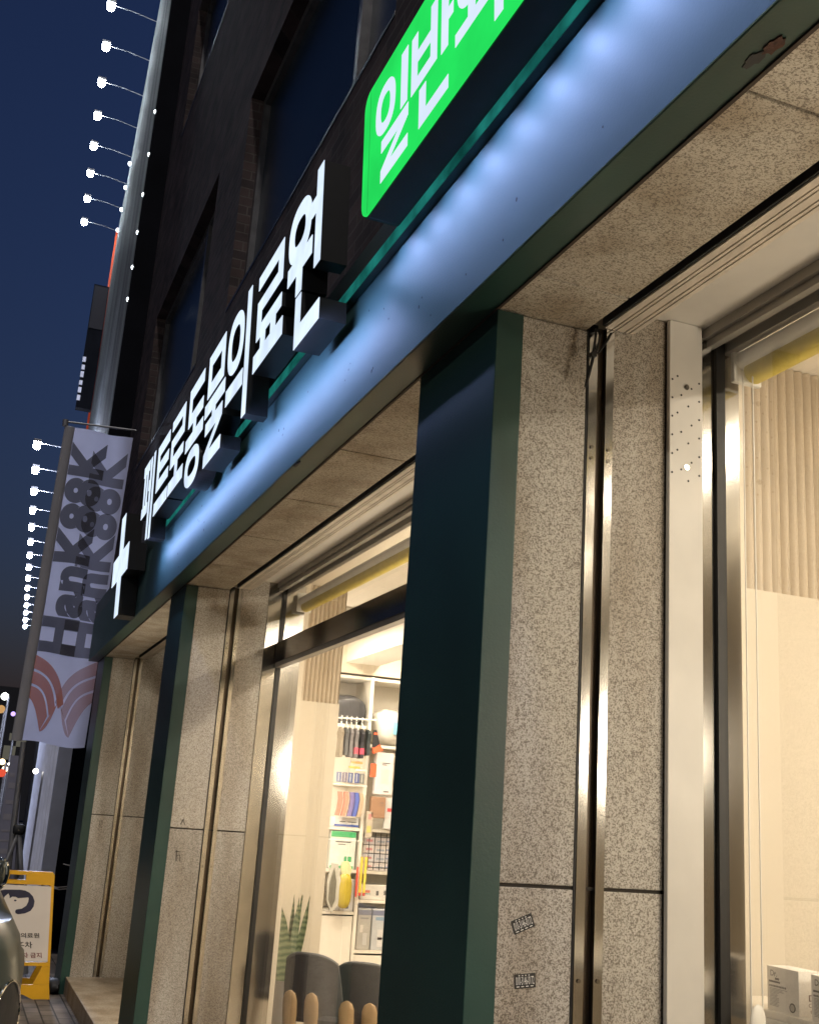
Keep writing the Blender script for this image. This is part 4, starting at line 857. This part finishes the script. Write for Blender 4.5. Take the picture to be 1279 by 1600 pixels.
mk("sleeve", bm, 'sleeve', o, True)
bm = BM(); tube(bm, [(XB, .62, .25), (XB, .56, 2.1)], .028, 10); mk("pole", bm, 'pole', o, True)
bm = BM(); tube(bm, [(XB, .485, 5.37), (XB, .482, 5.44)], .03, 10); mk("pole_cap", bm, 'pole', o, True)
bm = BM(); tube(bm, [(XB, .485, 5.42), (XB, 1.215, 5.46)], .011, 8); mk("top_rod", bm, 'pole', o, True)
for dy, dx in ((-.34, .12), (.22, .25), (.12, -.4)):
    bm = BM(); tube(bm, [(XB, .645, 1.27), (XB + dx, .66 + dy, .02)], .022, 8); mk("leg", bm, 'pole', o, True)
bm = BM(); blob(bm, (XB, .64, 1.28), (.06, .06, .05), .6); mk("collar", bm, 'black', o, True)
# print: the word runs up the cloth, the print of the other side shows through beside it
def subdiv_text(tp, mx):
    vs, fs = tp; b_ = BM(); V_ = [b_.verts.new((u, v, 0)) for u, v in vs]
    for f in fs:
        try: b_.faces.new([V_[i] for i in f])
        except ValueError: pass
    bmesh.ops.remove_doubles(b_, verts=b_.verts, dist=1e-5)
    for _ in range(3):
        es = [e for e in b_.edges if e.calc_length() > mx]
        if not es: break
        bmesh.ops.subdivide_edges(b_, edges=es, cuts=1); bmesh.ops.triangulate(b_, faces=b_.faces)
    return b_
def word(matn, u0, u1, v0, v1, off, nm_):
    tp = text_polys("HanK88K", 1, .055, 1, spacing=1.06)
    a0, a1 = min(p[0] for p in tp[0]), max(p[0] for p in tp[0]); b0, b1 = min(p[1] for p in tp[0]), max(p[1] for p in tp[0])
    b_ = subdiv_text(tp, .25)
    for v_ in b_.verts:
        s = (v_.co.x - a0) / (a1 - a0); t_ = (v_.co.y - b0) / (b1 - b0)     # s runs up the cloth, t_ to the left
        v_.co = Vector(cloth_pt(u1 + (u0 - u1) * t_, v0 + (v1 - v0) * s, off))
    mk(nm_, b_, matn, cl_)
word('inkbanb', .45, .97, .27, .945, .006, "print_behind"); word('inkban', .14, .66, .27, .965, .010, "print")
def petal(matn, u_a, u_b, off, nm_):
    b_ = BM(); L = lambda u, v: cloth_pt(u_a + (u_b - u_a) * u, v, off)
    def strip(fa, fb, n=14):
        A = [b_.verts.new(L(*fa(k / n))) for k in range(n + 1)]; Bq = [b_.verts.new(L(*fb(k / n))) for k in range(n + 1)]
        for k in range(n): b_.faces.new([A[k], A[k + 1], Bq[k + 1], Bq[k]])
    arc = lambda u0, v0, u1, v1, bu: (lambda s: (u0 + (u1 - u0) * s + bu * math.sin(math.pi * s) * .5, v0 + (v1 - v0) * s + .02 * math.sin(math.pi * s)))
    strip(arc(0, .262, 1, .125, .35), arc(0, .219, .86, .108, .28))
    strip(arc(0, .211, .80, .106, .26), arc(0, .174, .66, .08, .19))
    strip(arc(0, .166, .62, .078, .17), arc(0, .135, .48, .03, .0))
    strip(lambda s: (.48 + .40 * s, .03 + .115 * s * s), lambda s: (.48 + .38 * s, .03 + .10 * s))
    mk(nm_, b_, matn, cl_)
petal('inkorb', 1.0, .50, .006, "emblem_behind"); petal('inkor', .10, .62, .010, "emblem")
# ------------------------------------------------------------------ yellow A-board
XA = -10.4
o = thing("parking_sign", "yellow plastic A-board with a dog emblem and no parking lettering", "sign", (XA, .67, 0))
aL = lambda z: .315 - (.87 - z) * .10
aR = lambda z: .915 + (.87 - z) * .085
def frame(xb, xt, name):
    """one leaf of the board, leaning from xb at the ground to xt at the top"""
    q = lambda y, z: (xb + (xt - xb) * z / .99, y, z)
    b_ = BM(); T = .03; ym = .613
    def pl(poly): prism(b_, [q(*p) for p in poly], (-T, 0, 0))
    pl([(aL(.28), .28), (aL(.28) + .028, .28), (aL(.88) + .028, .88), (aL(.88), .88)]); pl([(aR(.28) - .028, .28), (aR(.28), .28), (aR(.88), .88), (aR(.88) - .028, .88)])
    pl([(aL(.881), .881), (ym - .075, .881), (ym - .062, .985), (aL(.97), .985), (aL(.95), .965)]); pl([(ym + .075, .881), (aR(.881), .881), (aR(.95), .965), (aR(.97) - .015, .985), (ym + .062, .985)])
    pl([(ym - .074, .881), (ym + .074, .881), (ym + .071, .912), (ym - .071, .912)]); pl([(ym - .063, .955), (ym + .063, .955), (ym + .0615, .985), (ym - .0615, .985)])
    z0, z1 = .11, .25
    pl([(aL(z0), z0), (.44, z0), (.40, z1), (aL(z1), z1)]); pl([(.85, z0), (aR(z0), z0), (aR(z1), z1), (.905, z1)])
    pl([(aL(z1), z1 + .001), (aR(z1), z1 + .001), (aR(.279), .279), (aL(.279), .279)])
    pl([(aL(0) - .01, 0), (.40, 0), (.46, .035), (.46, z0 - .001), (aL(z0), z0 - .001)]); pl([(.86, 0), (aR(0) + .01, 0), (aR(z0), z0 - .001), (.78, z0 - .001), (.78, .035)]); pl([(.461, .035), (.779, .035), (.779, z0 - .001), (.461, z0 - .001)])
    return mk(name, b_, 'yellow', o)
frame(XA + .10, XA, "front_leaf"); frame(XA - .30, XA - .05, "rear_leaf")
AQ = lambda y, z, d=0.: (XA + .10 - .10 * z / .99 + d, y, z)
bm = BM(); prism(bm, [AQ(aL(.285) + .022, .285, .002), AQ(aR(.285) - .022, .285, .002), AQ(aR(.872) - .022, .872, .002), AQ(aL(.872) + .022, .872, .002)], (.004, 0, 0)); sh = mk("sign_sheet", bm, 'signw', o)
def a_px(zx, zy):    # emblem and text sizes measured on the board: 960 units = 90 px, 1 px = 6.35 mm, board leans with the camera roll
    px, py = zx / 10.667, 1370 + zy / 10.667
    y = .885 + (px - 82.5) * .00572 + (py - 1383) * .00102; z = .865 - (py - 1383) * .00492 + (px - 82.5) * .00010
    return AQ(y, z, .0075)
EMB = [(40, 790), (68, 430), (100, 215), (200, 192), (430, 190), (500, 202), (560, 235), (610, 300), (630, 380), (610, 470), (560, 545), (470, 590), (370, 605), (335, 590), (330, 550), (350, 525), (430, 510), (500, 460), (535, 390), (545, 325), (530, 318), (385, 335), (350, 312), (300, 310), (260, 342), (262, 300), (245, 258), (190, 310), (155, 380), (148, 470), (165, 570), (160, 680), (155, 790)]
bm = BM(); vs = [bm.verts.new(a_px(*p)) for p in EMB]; f_ = bm.faces.new(vs); bmesh.ops.triangulate(bm, faces=[f_])
vs = [bm.verts.new(a_px(342 + 20 * math.cos(k * .7), 374 + 16 * math.sin(k * .7))) for k in range(9)]; bm.faces.new(vs)
mk("dog_emblem", bm, 'navy', sh)
def a_text(body, zx0, zx1, zy0, zy1, matn, nm_):
    tp = text_polys(body, 1, .02); us = [p[0] for p in tp[0]]; vv = [p[1] for p in tp[0]]
    b_ = BM(); put_text(b_, tp, lambda u, v: a_px(zx0 + (u - min(us)) / (max(us) - min(us)) * (zx1 - zx0), zy1 + (v - min(vv)) / (max(vv) - min(vv)) * (zy0 - zy1))); mk(nm_, b_, matn, sh)
a_text("동물의료원", 195, 668, 915, 1000, 'ink', "sign_text"); a_text("주차", 330, 555, 1060, 1170, 'ink', "sign_text"); a_text("차 금지", 395, 682, 1240, 1330, 'redink', "sign_text")
# white information board standing by the banner, black bag, loose cables
o = thing("information_board", "tall pale board with grey text lines behind the tripod", "sign", (-12.9, .62, 0))
bm = BM(); prism(bm, [(-12.93, .49, .25), (-12.93, .77, .25), (-12.93, .63, 2.0), (-12.93, .505, 2.0)], (.03, 0, 0)); mk("board", bm, 'pale', o)
for k, (z, h, w) in enumerate(((1.78, .04, .1), (1.66, .06, .2), (1.50, .04, .22), (1.34, .06, .2), (1.22, .02, .25), (1.12, .02, .25), (1.0, .05, .2), (.85, .02, .24))): bm = BM(); box(bm, -12.899, -12.897, .525, .525 + w * .5, z, z + h); mk("board_text", bm, cm((.25, .24, .28)), o)
bm = BM(); box(bm, -12.99, -12.84, .47, .79, 0, .249, .02); mk("base", bm, 'black', o)
bm = BM(); blob(bm, (-10.62, 1.04, .06), (.13, .06, .06), .8, .1, 5); single("black_bag", bm, 'black', "small black bag lying at the foot of the far pillar", "bag", smooth=True)
bm = BM(); tube(bm, [(-11.2, 1.10, .82), (-11.3, 1.02, .80), (-11.4, .96, .81)], .006, 6); tube(bm, [(-11.2, 1.10, .80), (-11.28, 1.04, .785), (-11.36, 1.0, .79), (-11.5, .90, .80)], .006, 6); tube(bm, [(-11.2, 1.12, 1.0), (-11.3, 1.05, 1.01)], .006, 6)
single("loose_cables", bm, 'wirew', "pale loose cables poking out beside the far pillar", "cable")

# ------------------------------------------------------------------ parked car at the left edge
CX, CY = -8.42, -.42
C_ = thing("parked_car", "grey car parked nose on beside the yellow board, only its front corner showing", "car", (CX, CY, -.0))
def halfw(x):
    if x > 1.45: q = (x - 1.45) / .70; return .93 - .30 * q ** 2.6
    if x < -1.5: q = (-1.5 - x) / .7; return .93 - .22 * q ** 2.4
    return .93
def hoodz(x):
    if x > .75: q = (x - .75) / 1.4; return 1.06 - .10 * q - .16 * q ** 5
    return 1.06
def zbot(x):
    z = .26
    for xw in (1.32, -1.32):
        d = abs(x - xw)
        if d < .39: z = max(z, .34 + math.sqrt(.39 ** 2 - d * d))
    return z
bm = BM(); xs = sorted(set([round(-2.2 + 4.35 * k / 60, 4) for k in range(61)] + [.93, 1.71, -.93, -1.71])); secs = []
for x in xs:
    w, h, zb = halfw(x), hoodz(x), zbot(x)
    pr_ = [(w - .05, zb), (w, max(.55, zb + .015)), (w, max(.66, zb + .03)), (w - .025, .78), (w - .045, .86), (w - .10, .95), (w - .19, h - .03), (w - .35, h), (w * .4, h + .02), (0, h + .025)]
    secs.append([(x, y, z) for y, z in pr_] + [(x, -y, z) for y, z in pr_[-2::-1]])
VV = [[bm.verts.new(p) for p in s_] for s_ in secs]
for i in range(len(VV) - 1):
    for k in range(len(VV[0]) - 1): bm.faces.new([VV[i][k], VV[i + 1][k], VV[i + 1][k + 1], VV[i][k + 1]])
bm.faces.new(VV[0]); bm.faces.new(VV[-1][::-1])
mk("body", bm, 'car', C_, True, True)
bm = BM()   # cabin
cs = [(.75, .70, 1.07), (.15, .62, 1.55), (-.9, .62, 1.60), (-1.75, .62, 1.48), (-2.15, .70, 1.08)]
top = [[bm.verts.new((x, s_ * w, z)) for s_ in (1, -1)] for x, w, z in cs]
base = [[bm.verts.new((x, s_ * .80, 1.05)) for s_ in (1, -1)] for x, w, z in cs]
for i in range(len(cs) - 1):
    bm.faces.new([top[i][0], top[i][1], top[i + 1][1], top[i + 1][0]])
    for s_ in (0, 1): bm.faces.new([top[i][s_], top[i + 1][s_], base[i + 1][s_], base[i][s_]])
mk("cabin", bm, pm("car glass", (.01, .012, .014), .05, 0, .1, 3, spec=.8), C_, True, True)
bm = BM(); box(bm, -1.6, .0, -.58, .58, 1.592, 1.63, .015); mk("roof", bm, 'car', C_, True, True)
for xw in (1.32, -1.32):
    for s_ in (1, -1):
        bm = BM(); n = 28; prof = [(.20, .0), (.335, .0), (.35, -.03), (.35, -.18), (.335, -.21), (.20, -.21)]
        rg = [[bm.verts.new((xw + r_ * math.cos(2 * math.pi * k / n), s_ * (.90 + y_), .35 + r_ * math.sin(2 * math.pi * k / n))) for k in range(n)] for r_, y_ in prof]
        for i in range(len(rg)):
            for k in range(n): bm.faces.new([rg[i][k], rg[i][(k + 1) % n], rg[(i + 1) % len(rg)][(k + 1) % n], rg[(i + 1) % len(rg)][k]])
        wh = mk("wheel", bm, 'tyre', C_, True, True)
        bm = BM(); disc(bm, (xw, s_ * .87, .35), .205, 'Y', 24, s_ * .015)
        for k in range(5): a_ = k * 1.2566; box(bm, xw - .02, xw + .02, min(s_ * .886, s_ * .90), max(s_ * .886, s_ * .90), .35 + .05, .35 + .19) if k == 0 else tube(bm, [(xw + .04 * math.cos(a_ + 1.57), s_ * .893, .35 + .04 * math.sin(a_ + 1.57)), (xw + .19 * math.cos(a_ + 1.57), s_ * .893, .35 + .19 * math.sin(a_ + 1.57))], .018, 6)
        mk("rim", bm, 'chrome', wh, False, True)
bm = BM(); box(bm, -2.1, 2.0, -.70, .70, .22, .56); mk("underbody", bm, 'black', C_, False, True)
for s_ in (1, -1):
    bm = BM(); blob(bm, (1.98, s_ * .60, .80), (.17, .15, .06), .8, 0, 0, 16, 10); mk("headlight", bm, 'lens', C_, True, True)
    # dark air intake recessed into the bumper corner with a bright trim
    cx_ = lambda y_: 1.45 + .70 * (max(0, .93 - y_) / .30) ** (1 / 2.6)
    ell = [(.845 + .075 * math.cos(t_), .44 + .235 * math.sin(t_)) for t_ in [2 * math.pi * k / 28 for k in range(28)]]
    bm = BM(); prism(bm, [(cx_(y_) + .012, s_ * (y_ + .006), z_) for y_, z_ in ell], (-.06, 0, 0)); bmesh.ops.triangulate(bm, faces=[f_ for f_ in bm.faces if len(f_.verts) > 4]); it = mk("air_intake", bm, 'black', C_, False, True)
    bm = BM(); tube(bm, [(cx_(y_) + .014, s_ * (y_ + .007), z_) for y_, z_ in ell[-3:] + ell[:17]], .008, 8); mk("intake_trim", bm, 'chrome', it, True, True)
    bm = BM(); blob(bm, (.62, s_ * .765, 1.12), (.06, .045, .085), .85); mi = mk("mirror", bm, 'car', C_, True, True)
    bm = BM(); tube(bm, [(.70, s_ * .765 + .045 * math.cos(t_), 1.12 + .085 * math.sin(t_)) for t_ in [2 * math.pi * k / 20 for k in range(21)]], .013, 8); mk("mirror_ring", bm, 'chrome', mi, True, True)
bm = BM(); box(bm, 2.10, 2.16, -.45, .45, .62, .80, .02); mk("grille", bm, 'black', C_, False, True)

# ------------------------------------------------------------------ far end of the street
def far_block(x, y0, y1, h, label, seed, lit):
    o = thing("far_building", label, "building", (x, (y0 + y1) / 2, 0), group="dark buildings at the end of the street")
    b_ = BM(); box(b_, x - 8, x, y0, y1, 0, h); mk("wall", b_, cm((.018, .018, .022), .9), o)
    rnd = random.Random(seed); lm_ = emis("dim lit window %d" % seed, ((.5, .32, .15), (.25, .3, .5), (.4, .38, .3))[seed % 3], .25)
    for k in range(lit):
        b_ = BM(); y = rnd.uniform(y0 + .4, y1 - 1.2); z = rnd.uniform(1.5, h - 1.2); box(b_, x + .002, x + .03, y, y + rnd.uniform(.4, .9), z, z + rnd.uniform(.4, .9)); mk("lit_window", b_, lm_, o)
far_block(-92, -6.5, 1.5, 11.0, "dark mid rise block closing the end of the street", 1, 7)
far_block(-80, 1.6, 4.6, 8.5, "low dark block beside the street at its far end", 2, 5)
far_block(-110, -18, -6.8, 13.5, "taller dark block far across the street", 3, 9)
def glow(px, label, col, s, r_, cat="lamp", g="lights at the far end of the street"):
    o = thing("street_or_fill_light", label, cat, (px[0], px[1], 0), group=g)
    b_ = BM(); tube(b_, [(px[0], px[1] + .15, 0), (px[0], px[1] + .15, px[2])], .05, 6); mk("post", b_, 'pole', o)
    b_ = BM(); blob(b_, px, (r_, r_, r_), 1, 0, 0, 12, 8); mk("globe", b_, emis("far lamp", col, s), o, True)
glow((-50, 1.354, 5.5), "bright white street light beyond the banner", (.95, 1, .9), 8, .15)
glow((-50.5, 1.30, 5.0), "dim orange street light under the white one", (1, .55, .2), .6, .17)
glow((-52, 1.86, 4.95), "small purple light beside the banner edge", (.5, .35, 1), 2.0, .10)
glow((-50, 1.66, 2.86), "warm yellow light low on the street", (1, .7, .35), 5, .12)
glow((-51, 1.84, 2.60), "second warm light low on the street", (1, .78, .5), 4, .12)
glow((-49, 1.68, 2.40), "red light low on the street", (1, .12, .06), .8, .16)
glow((-52, 2.02, 2.84), "small white light low on the street", (1, .95, .85), 4, .07)
glow((-20.2, 1.22, 2.0), "bare white bulb behind the tripod pole", (1, .97, .9), 9, .045)
